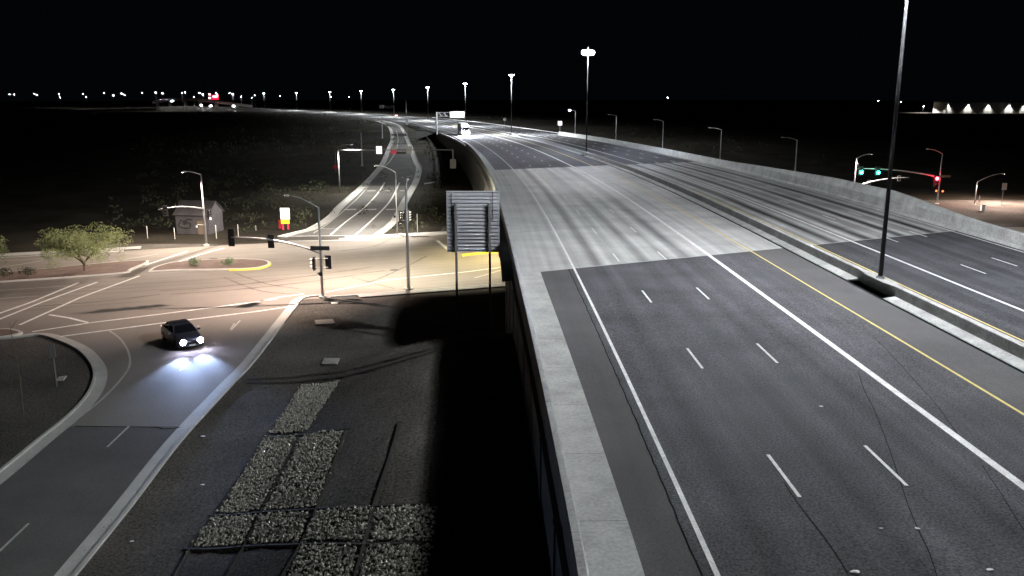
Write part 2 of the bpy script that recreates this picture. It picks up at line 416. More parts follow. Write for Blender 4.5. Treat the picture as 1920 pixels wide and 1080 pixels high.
# dashes: 3.05 m long every 12.19 m, one shared mesh
dm = MB(); dm.box((0, 0, 0), (.115, 3.05, .006)); dash = dm.build('lane_dash', 'paint_white'); dash_me = dash.data; bpy.data.objects.remove(dash)
def put_dash(o, s):
    par = fr1 if o < 23 else fr3
    if s > S0(o): par = dk1 if o < 23 else dk2
    if s > S1(o): par = fr2 if o < 23 else fr4
    d = bpy.data.objects.new('lane_dash', dash_me); COL.objects.link(d); d.parent = par
    p = fw(o, s, .014); d.location = p; d.rotation_euler = (math.atan2(deckz(s+1)-deckz(s-1), 2), 0, -fwh(s))
    if s > 160: d.scale = (1.6, 1, 1)
for o, ph in ((8.68, 19.7), (12.2, 20.4)):
    for k in range(-2, 34): put_dash(o, ph+12.19*k)
for o, ph in ((32.5, 51.4), (36.15, 53.8)):
    for k in range(-4, 30): put_dash(o, ph+12.19*k)
# sealed cracks in the near lanes
for cp in ([(1610, 700), (1622, 735), (1640, 770), (1664, 832), (1682, 885), (1702, 945), (1725, 1000), (1742, 1035), (1760, 1090)],
           [(1640, 634), (1662, 655), (1680, 675), (1705, 702), (1727, 727), (1747, 748), (1765, 772), (1790, 806), (1815, 842)],
           [(1842, 872), (1858, 898), (1876, 923), (1895, 955), (1917, 990), (1940, 1025)],
           [(1470, 905), (1490, 935), (1515, 968), (1540, 1000), (1565, 1035), (1590, 1075)]):
    m = MB(); strip(m, smooth_pts([atdeck(x, y, .011) for x, y in cp]), .024); part(m, 'sealed_crack', 'seal', fr1)

# ---- barriers and retaining walls (things, built panel by panel)
par = thing('parapet_barrier', 'pale concrete parapet along the left edge of the freeway above the dark wall', 'barrier')
def par_prof(s):
    o = PAR(s)+.2; return [(o-.22, -.5), (o-.22, .86), (o-.20, .88), (o+.0, .88), (o+.02, .86), (o+.12, .30), (o+.22, .0), (o+.22, -.5)]
joints = [-30, -21, -12, -3, 6, 14.6, 24, 33, 42, 50.8]+[50.8+9*k for k in range(1, 10)]+[146, 158, 170, 190, 215]
for a, b in zip(joints[:-1], joints[1:]): loft_fw(par_prof, a+.012, b-.012).build('barrier_panel', 'barrier', par)
# the parapet stops and a lower guard rail takes over
grl = thing('guard_rail', 'low grey guard rail carrying on from the parapet beyond the bridge', 'guard rail')
loft_fw(lambda s: [(PAR(s)-.1, .45), (PAR(s)-.02, .6), (PAR(s)-.1, .75), (PAR(s)-.14, .75), (PAR(s)-.06, .6), (PAR(s)-.14, .45)], 215.2, 480).build('rail', 'galv', grl)
for s in np.arange(216, 480, 8): MB().box(fw(PAR(s)-.2, s, .3), (.12, .12, 1.0)).build('post', 'galv', grl)
rw = thing('retaining_wall', 'tall unlit retaining wall below the parapet before the bridge', 'wall')
def wall(s0, s1, o, name, parent, side=1):
    loft_fw(lambda s: [(o(s)-.3*side, -.4), (o(s), -.4), (o(s), -deckz(s)-.6), (o(s)-.3*side, -deckz(s)-.6)], s0, s1).build(name, 'wall_concrete', parent)
wall(-60, 63, lambda s: PAR(s)+.1, 'wall_face', rw)
for s in np.arange(-55, 63, 6.0):
    loft_fw(lambda q: [(PAR(q)-.26, -.3), (PAR(q)-.202, -.3), (PAR(q)-.202, -9), (PAR(q)-.26, -9)], s, s+.5).build('pilaster', 'wall_concrete', rw)
ab = MB(); 
for (oo, dd) in ((None, None),):
    P = [fw(PAR(63)-.1, 63.1, -.5)]+[fw(o, 63+.42*o, -.5) for o in (10, 20, 30, 41)]
    rows = [[p, p+Vector((.1, .6, 0)), p+Vector((.1, .6, -9)), p+Vector((0, 0, -9))] for p in P]; ab.ext(None, rows)
ab.build('abutment', 'wall_concrete', rw)
rw2 = thing('retaining_wall', 'tall unlit retaining wall below the parapet beyond the cross street', 'wall')
wall(129, 345, lambda s: PAR(s)+.1, 'wall_face', rw2)
ab = MB(); P = [fw(PAR(127)-.1, 128.0, -.5)]+[fw(o, 128+.44*o, -.5) for o in (10, 20, 30, 41)]
ab.ext(None, [[p, p+Vector((-.1, -.6, 0)), p+Vector((-.1, -.6, -9)), p+Vector((0, 0, -9))] for p in P]); ab.build('abutment', 'wall_concrete', rw2)
# embankment where the freeway comes down
em = MB(); rows = []
for s in srange(340, FAR):
    e = fw(PAR(s)-.2, s, -.06); q = fw(PAR(s)-float(np.interp(s, [340, 420], [9, 2.0])), s); q.z = min(T(q.x, q.y)-.05, e.z); rows.append([e, q])
em.ext(None, rows, close=False); em = em.build('embankment', 'soil'); tag(em, 'earth slope on the left of the descending freeway', 'embankment', kind='structure')
em = MB(); rows = []
for s in srange(-60, FAR):
    e = fw(41.4, s, -.06); q = fw(52 if s > 170 else 41.8, s); q.z = T(q.x, q.y)-.1
    rows.append([e, q])
em.ext(None, rows, close=False); em = em.build('right_embankment', 'soil'); tag(em, 'earth slope behind the right hand freeway barrier', 'embankment', kind='structure')
# median barrier
med = thing('median_barrier', 'long low concrete median barrier with a pale sloped toe between the carriageways', 'barrier')
def med_prof(s): return [(22.42, 0.012), (22.46, .05), (23.10, .15), (23.13, .69), (23.16, .72), (23.50, .72), (23.53, .69), (23.56, .15), (23.95, .03), (23.98, .012)]
mj = [-40, -28, -16, -4, 8, 20, 32, 43.1]; mj2 = [48.1]+[48.1+10*k for k in range(1, 12)]+[168.2]
for J in (mj, mj2, [173.2, 190, 210, 235, 265, 296.5], [301.5, 360, 420, 550, 700, 900, 1200]):
    for a, b in zip(J[:-1], J[1:]): loft_fw(med_prof, a+.012, b-.012).build('barrier_panel', 'barrier', med)
def pedestal(s0, s1):
    c = (s0+s1)/2
    def pr(s):
        k = ss(1-abs(s-c)/(.5*(s1-s0))*1.0)*1.0; k = min(1, k*2.2); b = .20*k
        return [(23.10-b*.6, .012), (23.10-b*.7, .3), (23.13-b, .69), (23.16-b, .72), (23.50+b, .72), (23.53+b, .69), (23.75+b*.6, .3), (23.8+b*.6, .012)]
    mb = MB(); rows = [[fw(o, s, z) for o, z in pr(s)] for s in np.linspace(s0, s1, 9)]; mb.ext(None, rows); mb.build('lamp_pedestal', 'barrier', med)
for a in (43.1, 168.2, 296.5): pedestal(a, a+5)
loft_fw([(22.22, .010), (22.41, .010), (22.41, .016), (22.22, .016)], -40, 700).build('gutter_gap', 'seal', med)
# right hand barrier
rb = thing('roadside_barrier', 'tall pale concrete barrier along the right edge of the far carriageway', 'barrier')
def rb_prof(s):
    k = float(np.interp(s, [58, 66, 80, 95, 108, 132], [0, .1, .85, .75, .5, 0]))
    return [(40.35, -.3), (40.35, .012), (40.5, .25), (40.62, 1.12), (40.66+.5*k, 1.14+k), (40.92+.5*k, 1.14+k), (41.3, .9), (41.3, -.3)]
J = [-40, -20, 0, 20, 40, 52, 58.5, 63.8]+[63.8+9*k for k in range(1, 12)]+[172, 190, 210, 240, 270, 300]
for a, b in zip(J[:-1], J[1:]): loft_fw(rb_prof, a+.012, b-.012).build('barrier_panel', 'barrier', rb)
grl = thing('guard_rail', 'grey guard rail on the outside of the far carriageway curve', 'guard rail')
loft_fw([(40.5, .45), (40.42, .6), (40.5, .75), (40.54, .75), (40.46, .6), (40.54, .45)], 300.5, 620).build('rail', 'galv', grl)
for s in np.arange(302, 620, 10): MB().box(fw(40.62, s, .3), (.12, .12, 1.0)).build('post', 'galv', grl)

# ---- cross street, ramps, islands
def poly(pts, name, m, label, dz, h=.3, kind='structure', cat='road', parent=None):
    P = [at(x, y, dz) if len(p) == 2 else Vector(p) for p in pts for (x, y) in [p[:2]]]
    mb = MB().slab(P, h); o = mb.build(name, m, parent)
    if not parent: tag(o, label, cat, kind=kind)
    return o
TH = math.atan(.355); UX = Vector((math.cos(TH), math.sin(TH), 0)); UY = Vector((-math.sin(TH), math.cos(TH), 0)); Q0 = Vector((-19.0, 83.2, 0))
def cs(u, v, z=0.0): p = Q0+UX*u+UY*v; p.z = z; return p
def uv_of(p): d = Vector(p)-Q0; return d.dot(UX), d.dot(UY)
WID = 36.4
m = MB()
n = 40; a = [cs(-160+400*k/n, -.1, .004) for k in range(n+1)]; b = [cs(-160+400*k/n, WID, .004) for k in range(n+1)]
m.add(a+b, [(i, i+1, n+2+i, n+1+i) for i in range(n)], [(0, 10.0*k) for k in range(n+1)]+[(WID, 10.0*k) for k in range(n+1)])
street = m.build('cross_street', 'cross_street'); tag(street, 'pale wide cross street passing under the freeway bridge', 'road', kind='structure')
# near ramp: from the corner towards the camera
rk = [(605, 556), (580, 558), (566, 564), (552, 583), (480, 677), (435, 725), (345, 825), (250, 950), (150, 1075), (60, 1190), (-40, 1330)]      # outer edge right kerb
lk = [(-60, 640), (20, 634), (75, 629), (115, 640), (150, 657), (172, 680), (180, 703), (172, 732), (150, 762), (120, 790), (75, 826), (0, 888), (-90, 958), (-250, 1080)]
RK = smooth_pts([atz(x, y, 0) for x, y in rk], 5); LK = smooth_pts([atz(x, y, 0) for x, y in lk], 5)
m = MB(); P = [p+Vector((0, 0, .0)) for p in RK]+list(reversed(LK))+[atz(x, y, 0) for x, y in ((-90, 592), (150, 578), (300, 562), (480, 550), (605, 540))]
seamY = atz(250, 800, 0).y
pp = [Vector((p.x, p.y, .008)) for p in P]
ramp = MB().add(pp, [tuple(range(len(pp)))]).build('ramp_pavement', 'cross_street'); tag(ramp, 'ramp pavement the dark car drives on at lower left', 'road', kind='structure')
def xat(C, y):
    for p, q in zip(C[:-1], C[1:]):
        if (p.y-y)*(q.y-y) <= 0 and abs(p.y-q.y) > 1e-6: return p.x+(q.x-p.x)*(y-p.y)/(q.y-p.y)
    return C[-1].x
LKlow = [p for p in LK[30:] if p.y < seamY]; RKlow = [p for p in RK if p.y < seamY]
pp = [Vector((xat(RK, seamY), seamY, .012))]+[Vector((p.x, p.y, .012)) for p in RKlow]+[Vector((p.x, p.y, .012)) for p in reversed(LKlow)]+[Vector((xat(LK[30:], seamY), seamY, .012))]
MB().add(pp, [tuple(range(len(pp)))]).build('asphalt_overlay', 'asphalt_patch', ramp)
mb = MB(); strip(mb, smooth_pts([atz(x, y, .0165) for x, y in ((140, 799), (220, 800), (290, 801), (305, 804), (325, 803), (345, 800), (372, 799))]), .12); mb.build('pavement_seam', 'seal', ramp)
def kerb(pts, side, name, label, m='kerb', gw=.62, kw=.17, kh=.14, parent=None, z=.0):
    """gutter pan plus raised kerb along a line; side=+1 puts the kerb on the right of travel"""
    o = parent or thing(name, label, 'kerb')
    P = [Vector(p) for p in pts]
    NS = []
    for i, p in enumerate(P):
        d = P[min(i+1, len(P)-1)]-P[max(i-1, 0)]; d.z = 0; d.normalize(); NS.append(Vector((d.y, -d.x, 0))*side)
    rows = []; rows2 = []
    for p, nv in zip(P, NS):
        zz = Vector((0, 0, 1)); 
        rows.append([p+zz*.02, p+zz*kh, p+nv*kw+zz*(kh+.002), p+nv*kw-zz*.2, p-zz*.2])
        rows2.append([p-nv*gw+zz*.016, p+zz*.020, p-zz*.1, p-nv*gw-zz*.1])
    MB().ext(None, rows).build('kerb_stone', m, o); MB().ext(None, rows2).build('gutter_pan', 'kerb', o)
    return o
def offs(pts, d):
    P = [Vector(p) for p in pts]; out = []
    for i, p in enumerate(P):
        t = P[min(i+1, len(P)-1)]-P[max(i-1, 0)]; t.z = 0; t.normalize(); out.append(p+Vector((t.y, -t.x, 0))*d)
    return out
kerb(offs(RK, .2), -1, 'kerb', 'long pale kerb and gutter on the right of the near ramp', gw=.8)
kerb(offs(LK, .0), 1, 'kerb', 'curved pale kerb round the dark corner at lower left', gw=.75)
# street kerbs
nk = [cs(u, 0) for u in np.linspace(.8, 110, 40)]
kerb(nk, 1, 'kerb', 'near kerb of the cross street from the signal pole to the bridge')
fk1 = [cs(u, WID) for u in np.linspace(-160, -21, 40)]
kerb(fk1, -1, 'kerb', 'far kerb of the cross street left of the tree')
fk2 = [cs(u, WID) for u in np.linspace(7, 210, 50)]
kerb(fk2, -1, 'kerb', 'far kerb of the cross street running under the bridge')
# far ramp
flk = [(522, 444), (545, 441), (575, 431), (612, 410), (628, 392), (655, 368), (680, 346), (703, 321), (716, 303), (727, 277), (733, 262), (732, 248), (727, 238), (716, 231), (700, 226.5), (680, 223)]
frk = [(715, 441), (745, 417), (757, 393), (764, 379), (780, 350), (788, 329), (789, 312), (783, 303), (773, 277), (766, 261), (759, 246), (752, 237), (742, 231.5), (725, 227.5), (700, 223.5)]
FL = smooth_pts([at(x, y) for x, y in flk], 6); FR = smooth_pts([at(x, y) for x, y in frk], 6)
def resample(C, n):
    d = [0]
    for p, q in zip(C[:-1], C[1:]): d.append(d[-1]+(q-p).length)
    out = []
    for k in range(n):
        t = d[-1]*k/(n-1); i = max(j for j in range(len(d)) if d[j] <= t+1e-9); i = min(i, len(C)-2)
        f = (t-d[i])/max(1e-9, d[i+1]-d[i]); out.append(C[i].lerp(C[i+1], f))
    return out
A = resample(FL, 70); B = resample(FR, 70)
fr = MB().add([p+Vector((0, 0, .012)) for p in A]+[p+Vector((0, 0, .012)) for p in B], [(i, 70+i, 71+i, i+1) for i in range(69)])
framp = fr.build('far_ramp', 'ramp_asphalt'); tag(framp, 'three lane ramp climbing away from the far side of the intersection', 'road', kind='structure')
kerb(A, -1, 'kerb', 'pale kerb on the left of the climbing far ramp', gw=1.3)
kerb(B, 1, 'kerb', 'pale kerb on the right of the climbing far ramp', gw=1.3)
def mark(pts, w, m='paint_white', parent=None, dz=.018, name='road_line', sm=False):
    P = [at(x, y, dz) for x, y in pts]; 
    if sm: P = smooth_pts(P)
    mb = MB(); strip(mb, P, w); return mb.build(name, m, parent)
mark([(620, 440), (647, 417), (682, 390), (707, 364), (722, 341), (726, 332)], .32, 'paint_white', framp, sm=True, dz=.028)
mark([(667, 440), (700, 410), (732, 376), (750, 341), (755, 332)], .32, 'paint_white', framp, sm=True, dz=.028)
mark([(700, 330), (717, 316), (731, 302), (741, 285), (746, 268), (746, 256), (742, 244), (736, 238)], .30, 'paint_worn', framp, sm=True, dz=.03)
mark([(588, 437), (618, 417), (648, 392), (676, 366), (700, 337), (716, 315)], .2, 'paint_worn', framp, sm=True, dz=.026)
for y, xs_ in ((428, ((605, 630), (640, 660), (690, 712))), (393, ((645, 668), (684, 706), (724, 742))), (358, ((688, 704), (723, 730), (750, 762))), (330.5, ((708, 722), (739, 743), (761, 775)))):
    for x0, x1 in xs_: mark([(x0, y), (x1, y-.6)], 1.5 if y > 380 else 1.3, 'paint_worn', framp, dz=.022, name='lane_arrow')
MB().slab([at(x, y, .05) for x, y in ((795, 345), (815, 342), (816, 340), (796, 343))], .1).build('drain_apron', 'kerb', framp)
# painted lines on the cross street
for pts, w in (([(60, 622), (170, 605), (300, 589), (480, 566), (520, 560)], .3), ([(112, 631), (300, 606), (480, 584), (547, 574)], .3),
               ([(-20, 594), (60, 566), (147, 530)], .34), ([(-20, 606), (80, 566), (182, 529)], .3), ([(37, 609), (150, 558), (262, 517)], .3),
               ([(272, 497), (352, 471)], .3), ([(330, 492), (372, 478), (420, 465)], .3), ([(-20, 546), (125, 536)], .15), ([(-20, 561), (70, 555)], .15),
               ([(92, 590), (130, 596), (170, 606)], .3), ([(207, 491), (297, 476)], .15), ([(-10, 503), (80, 489)], .2),
               ([(487, 565), (530, 556), (570, 551)], .3), ([(610, 548), (725, 525), (880, 509), (940, 501)], .22), ([(530, 443), (712, 441)], .35), ([(540, 452), (695, 450)], .3),
               ([(820, 451), (838, 466), (845, 470)], .5), ([(890, 521), (945, 505)], .2), ([(440, 606), (432, 617)], .12), ([(450, 601), (433, 619)], .15)):
    mark(pts, w, 'paint_white' if w > .2 else 'paint_worn', street if w != .12 else ramp)
mark([(205, 620), (225, 635), (240, 658), (243, 685), (226, 712), (187, 752), (125, 801), (60, 856), (0, 905), (-60, 950)], .15, 'paint_worn', ramp, sm=True)
for a, b in (((242, 799), (201, 838)), ((54, 981), (-5, 1037)), ((357, 680), (337, 695))): mark([a, b], .13, 'paint_worn', ramp)
# tyre scrub, and dark discs painted for signal head shadows, on the cross street
for (x, y, w, h) in ((740, 506, 1.0, .7), (400, 485, .9, .6)):
    p = at(x, y, .021); c = MB(); c.tube([p-Vector((0, 0, .02)), p], [w*.55, w*.55], 18)
    c = c.build('signal_shadow_disc', 'asphalt_patch', street)
for pts, w in (([(690, 452), (705, 440), (722, 432), (745, 430)], .25), ([(640, 470), (700, 462), (735, 446), (752, 436)], .3), ([(300, 545), (420, 537), (560, 520), (700, 500)], .35), ([(320, 552), (440, 543), (580, 528), (720, 507)], .3),
               ([(420, 520), (470, 540), (505, 548), (560, 552)], .3), ([(440, 512), (500, 532), (560, 541)], .25), ([(620, 545), (690, 530), (760, 500), (800, 480)], .3), ([(60, 575), (180, 566), (300, 552)], .35), ([(660, 520), (720, 536), (740, 541)], .25)):
    mark(pts, w, 'tyre_mark', street, dz=.0145, name='tyre_mark', sm=True)
# traffic islands
def island(name, label, px, m='kerb', soil='island_soil', nose=None):
    P = smooth_pts([at(x, y) for x, y in px]+[at(*px[0])], 4)[:-1]
    o = thing(name, label, 'traffic island')
    MB().slab([p+Vector((0, 0, .15)) for p in P], .3).build('kerb_ring', 'kerb', o)
    c = sum(P, Vector())/len(P)
    N = len(P); inn = []
    for i, p in enumerate(P):
        d = (P[(i+1) % N]-P[i-1]); d.z = 0; d.normalize(); nv = Vector((-d.y, d.x, 0))
        if (p+nv*.05-c).length > (p-c).length: nv = -nv
        inn.append(p+nv*.32+Vector((0, 0, .175)))
    MB().slab(inn, .1).build('planting_bed', soil, o)
    return o
island('traffic_island', 'brown planted median island the small tree grows on', [(-60, 536), (0, 530), (120, 522), (232, 513), (248, 506), (278, 490), (180, 496), (60, 508), (-60, 518)])
isl = island('traffic_island', 'brown median island with two shrubs and a yellow kerb nose', [(278, 511), (330, 508), (400, 507), (470, 505), (500, 500), (507, 494), (492, 489), (440, 487), (380, 489), (322, 494), (290, 503)])
yn = MB(); pts = [(428, 507.5), (460, 506.5), (490, 503.5), (505, 498), (507, 494), (500, 490.5)]
P = smooth_pts([at(x, y) for x, y in pts], 6)
yn.ext(None, [[p+Vector((0, 0, .17)), p+Vector((0, 0, .17))+d, p+d-Vector((0, 0, .1)), p-Vector((0, 0, .1))] for p, d in ((q, Vector((.12, -.18, 0))) for q in P)])
yn.build('yellow_kerb_nose', 'kerb_yellow', isl)
isl = thing('traffic_island', 'yellow painted island kerb half hidden behind the sign posts', 'traffic island')
P = smooth_pts([at(x, y) for x, y in ((866, 481), (900, 477), (960, 473), (1010, 470))], 4)
MB().ext(None, [[p+Vector((0, 0, .18)), p+Vector((.1, .8, .18)), p+Vector((.1, .8, -.1)), p-Vector((0, 0, .1))] for p in P]).build('yellow_kerb', 'kerb_yellow', isl)
isl = island('traffic_island', 'small dark refuge island cut off by the left edge of the photo', [(-60, 640), (-5, 636), (35, 629), (42, 624), (20, 619), (-10, 620), (-60, 622)])
# pavement (sidewalk) far left of the street
m = MB(); P1 = [cs(u, WID+.2, .12) for u in np.linspace(-150, -19, 30)]; P2 = [cs(u, WID+2.4, .12) for u in np.linspace(-150, -19, 30)]
m.add(P1+P2, [(i, i+1, 31+i, 30+i) for i in range(29)]); sw = m.build('sidewalk', 'concrete'); tag(sw, 'pale sidewalk along the far side of the cross street', 'pavement', kind='structure')
m = MB(); P1 = [cs(u, WID+.2, .12) for u in np.linspace(8, 40, 20)]; P2 = [cs(u, WID+1.5, .12) for u in np.linspace(8, 40, 20)]
m.add(P1+P2, [(i, i+1, 21+i, 20+i) for i in range(19)]); sw = m.build('sidewalk', 'concrete'); tag(sw, 'pale sidewalk strip between far ramp and bridge', 'pavement', kind='structure')
m = MB(); P1 = [cs(u, -.18, .12) for u in np.linspace(3.5, 24, 20)]; P2 = [cs(u, -1.3, .12) for u in np.linspace(3.5, 24, 20)]
m.add(P1+P2, [(i, i+1, 21+i, 20+i) for i in range(19)]); sw = m.build('sidewalk', 'concrete'); tag(sw, 'thin pale sidewalk between the two near poles of the intersection', 'pavement', kind='structure')

# ================================================================== THINGS
# ---- high mast floodlight poles on the median
def make_mast():
    o = thing('high_mast_light', '', 'light pole')
    H = 20.3
    MB().tube([(0, 0, .10), (0, 0, H)], [.135, .075], 12).build('pole', 'pole_dark', o, smooth=True)
    MB().tube([(0, 0, 0), (0, 0, .05), (0, 0, .06), (0, 0, .14)], [.27, .27, .17, .15], 14).build('base_plate', 'galv', o)
    for k in range(6):
        a = k*math.pi/3; MB().tube([(.22*math.cos(a), .22*math.sin(a), .05), (.22*math.cos(a), .22*math.sin(a), .12)], .03, 6).build('anchor_bolt', 'galv', o)
    ring = MB(); n = 20
    ring.tube([(.55*math.cos(2*math.pi*k/n), .55*math.sin(2*math.pi*k/n), H-.15) for k in range(n+1)], .05, 6)
    for k in range(3):
        a = k*2.094; ring.tube([(0, 0, H-.1), (.55*math.cos(a), .55*math.sin(a), H-.15)], .035, 6)
    ring.build('lowering_ring', 'galv', o)
    MB().tube([(0, 0, H-.3), (0, 0, H), (0, 0, H+.35), (0, 0, H+.5)], [.12, .2, .18, .06], 12).build('mast_cap', 'galv', o)
    hm = MB().box((0, 0, 0), (.62, .42, .16)); hm.box((-.28, 0, .1), (.12, .2, .14))
    lm = MB().tube([(.02, 0, -.06), (.02, 0, -.2), (.02, 0, -.38), (.02, 0, -.48)], [.30, .34, .25, .10], 10)
    h0 = None
    for k in range(6):
        a = k*math.pi/3+.3; p = Vector((.8*math.cos(a), .8*math.sin(a), H-.16))
        if h0 is None: h = hm.build('floodlight', 'galv', o); l = lm.build('lens', 'led_lens', h); h0 = h; l0 = l; h.location = p; h.rotation_euler = (0, 0, a)
        else: h = link_copy(h0, o, p, a); l = link_copy(l0, h, (0, 0, 0))
    spot('mast_lamp', (0, 0, H-.35), o, MAST_W, (.93, .965, 1.0), size=168, blend=.25, rad=.9, web=(1.0, .3))
    return o
mast = make_mast()
mast1 = mast
far_me = [l for c in mast.children for l in c.children if l.name.startswith('lens')][0].data.copy(); far_me.name = 'far_lens_mesh'; far_me.materials[0] = MATS['far_led_lens']
mast_lab = ['tall dark high mast pole on the median whose lamp is above the frame', 'tallest fully visible high mast light with glaring white head', 'third high mast light along the median going away',
            'fourth high mast light along the median going away', 'fifth high mast light along the median going away', 'sixth high mast light along the median going away', 'seventh high mast light along the median going away', 'eighth high mast light along the median going away']
SM = [45.6, 170.7, 299, 424, 549, 675, 801, 927, 1062, 1195, 1320, 1440]
mast_lab += ['ninth high mast light along the median going away', 'tenth high mast light along the median going away', 'eleventh high mast light along the median going away', 'twelfth high mast light along the median going away']
for i, s in enumerate(SM):
    m_ = mast if i == 0 else copy_tree(mast)
    m_.location = fw(23.33, s, .72); m_['label'] = mast_lab[i]; m_['group'] = 'high mast lights along the freeway median'
    if i == 1:
        for c in m_.children:
            for l in c.children: l.scale = (1.6, 1.6, 1.8)
    if i == 2:                             # from here on the rings carry narrower, stronger floods
        L_ = [c for c in m_.children if c.type == 'LIGHT'][0]; L_.data = L_.data.copy(); L_.data.energy = MAST_W*5.0
        [n for n in L_.data.node_tree.nodes if n.type == 'MATH' and n.operation == 'POWER'][0].inputs[1].default_value = 0.0
        for c in m_.children:
            for l in c.children:
                if l.name.startswith('lens'): l.data = l.data if l.data.name == 'far_lens_mesh' else far_me; l.scale = (.8, .8, .8)
        mast = m_
mB = copy_tree(mast1); mB.location = fw(23.33, -78, .72); mB['label'] = 'high mast light on the median behind the viewpoint'; mB['group'] = 'high mast lights along the freeway median'

# ---- big guide sign seen from behind
SY = 66.0
sg = thing('guide_sign', 'large ribbed aluminium guide sign seen from behind on two steel posts', 'sign', (0, SY, 0))
x0 = aty(838, 420, SY).x; x1 = aty(936, 420, SY).x; ztop = aty(880, 358, SY).z; zbot = aty(880, 473, SY).z
NP = 17; hp = (ztop-zbot)/NP
pm = MB().box((0, 0, 0), (x1-x0, .05, hp-.012)); pm.box((0, -.075, hp*.38), (x1-x0-.04, .10, .045)); pm.box((0, -.06, -hp*.30), (x1-x0-.04, .07, .03))
p0 = None
for k in range(NP):
    loc = ((x0+x1)/2, 0, zbot+hp*(k+.5))
    if p0 is None: p0 = pm.build('sign_plank', 'aluminium', sg); p0.location = loc
    else: link_copy(p0, sg, loc)
for px in (857, 919):
    X = aty(px, 560, SY).x; zt = aty(px, 388, SY).z; gz = T(X, SY)
    mb = MB(); mb.box((X, -.16, (zt+gz)/2), (.025, .20, zt-gz+.6)); mb.box((X, -.27, (zt+gz)/2), (.17, .02, zt-gz+.6)); mb.box((X, -.06, (zt+gz)/2), (.17, .02, zt-gz+.6))
    mb.build('post', 'post_grey', sg)
    for z in np.linspace(zbot+.3, zt-.2, 5): MB().box((X, -.09, z), (.30, .03, .06)).build('post_clip', 'dark_steel', sg)
for px, ya, yb in ((847, 362, 413), (924, 360, 413)):
    X = aty(px, 400, SY).x; za = aty(px, ya, SY).z; zb = aty(px, yb, SY).z
    MB().box((X, -.11, (za+zb)/2), (.05, .04, abs(za-zb))).build('stiffener', 'dark_steel', sg)
MB().box((x0+.02, -.03, (ztop+zbot)/2), (.05, .1, ztop-zbot)).build('edge_trim', 'aluminium', sg); MB().box((x1-.02, -.03, (ztop+zbot)/2), (.05, .1, ztop-zbot)).build('edge_trim', 'aluminium', sg)

# ---- traffic signals and street lights
def head(parent, loc, rz, lit=None, n=3, plate=True, back=None, sc=1.0):
    """signal head; local -Y faces the traffic"""
    h = bpy.data.objects.new('signal_head', None); COL.objects.link(h); h.parent = parent; h.location = loc; h.rotation_euler = (0, 0, rz); h.empty_display_size = .1; h.scale = (sc, sc, sc)
    MB().box((0, 0, 0), (.34, .2, .36*n)).build('housing', 'signal_black', h)
    if plate: MB().box((0, .05, 0), (.62, .02, .36*n+.28)).build('backplate', back or 'signal_black', h)
    for k in range(n):
        z = (n-1)*.18-.36*k
        col = lit.get(k) if lit else None
        MB().tube([(0, -.11, z), (0, -.135, z)], [.15, .13] if not col else [.19, .17], 14).build('lens', col or 'glass', h)
        v = MB(); N = 9; r = .165
        A_ = [(r*math.cos(a), -.1, z+r*math.sin(a)) for a in np.linspace(-.5, math.pi+.5, N)]; B_ = [(r*math.cos(a), -.34 if .3 < a < 2.9 else -.2, z+r*math.sin(a)) for a in np.linspace(-.5, math.pi+.5, N)]
        v.add(A_+B_, [(i, i+1, N+i+1, N+i) for i in range(N-1)]); v.build('visor', 'sign_white' if lit == {} else 'signal_black', h)  # white visor colour stands for lamplight falling from above
    return h
def lum(o, h, ang, L, rise=1.3, lit=True, power=None, col=(1, .88, .74), r=.06, web=(1.0, .25), tilt=0.0):
    """curved luminaire arm with cobra head lamp"""
    d = Vector((math.cos(ang), math.sin(ang), 0))
    pts = [Vector((0, 0, h))+d*(L*t)+Vector((0, 0, rise*math.sin(t*math.pi/2))) for t in np.linspace(0, 1, 9)]
    MB().tube(pts, [r*(1-.4*t) for t in np.linspace(0, 1, 9)], 8).build('luminaire_arm', 'galv_arm', o, smooth=True)
    e = pts[-1]; M = Matrix.Rotation(ang, 3, 'Z')
    hd = MB(); sec = []
    for t, w, hh in ((0, .07, .06), (.12, .15, .09), (.35, .17, .10), (.62, .15, .07), (.70, .06, .03)):
        sec.append([e+M @ Vector((t, a*w, b*hh)) for a, b in ((-1, -1), (1, -1), (1, .3), (.6, 1), (-.6, 1), (-1, .3))])
    hd.ext(None, sec); hd = hd.build('lamp_head', 'galv_arm', o)
    if lit:
        MB().box(e+M @ Vector((.38, 0, -.088)), (.36, .20, .014), M=M).build('lens', 'street_lens', hd)
        if power: spot('street_lamp', e+M @ Vector((.38, 0, -.16)), o, power, col, size=160-tilt*.6, blend=.5, rad=.15, web=web, rot=Vector((math.sin(R(tilt))*math.cos(ang), math.sin(R(tilt))*math.sin(ang), -math.cos(R(tilt)))).to_track_quat('-Z', 'Y').to_euler())
    return e
def spole(label, base, H, r=.15, grp=None, name='traffic_signal', cat='traffic signal'):
    o = thing(name, label, cat, base, 0, grp)
    MB().tube([(0, 0, .1), (0, 0, H)], [r, r*.62], 12).build('pole', 'galv', o, smooth=True)
    MB().tube([(0, 0, -.2), (0, 0, .04), (0, 0, .05), (0, 0, .16)], [r*2.6, r*2.6, r*1.5, r*1.35], 12).build('base_plate', 'kerb', o)
    return o
def arm(o, z0, z1, ang, L, r=.11):
    d = Vector((math.cos(ang), math.sin(ang), 0))
    pts = [Vector((0, 0, z0))+d*(L*t)+Vector((0, 0, (z1-z0)*(1-(1-t)**2.2))) for t in np.linspace(0, 1, 12)]
    MB().tube(pts, [r*(1-.55*t) for t in np.linspace(0, 1, 12)], 10).build('mast_arm', 'galv', o, smooth=True); return pts
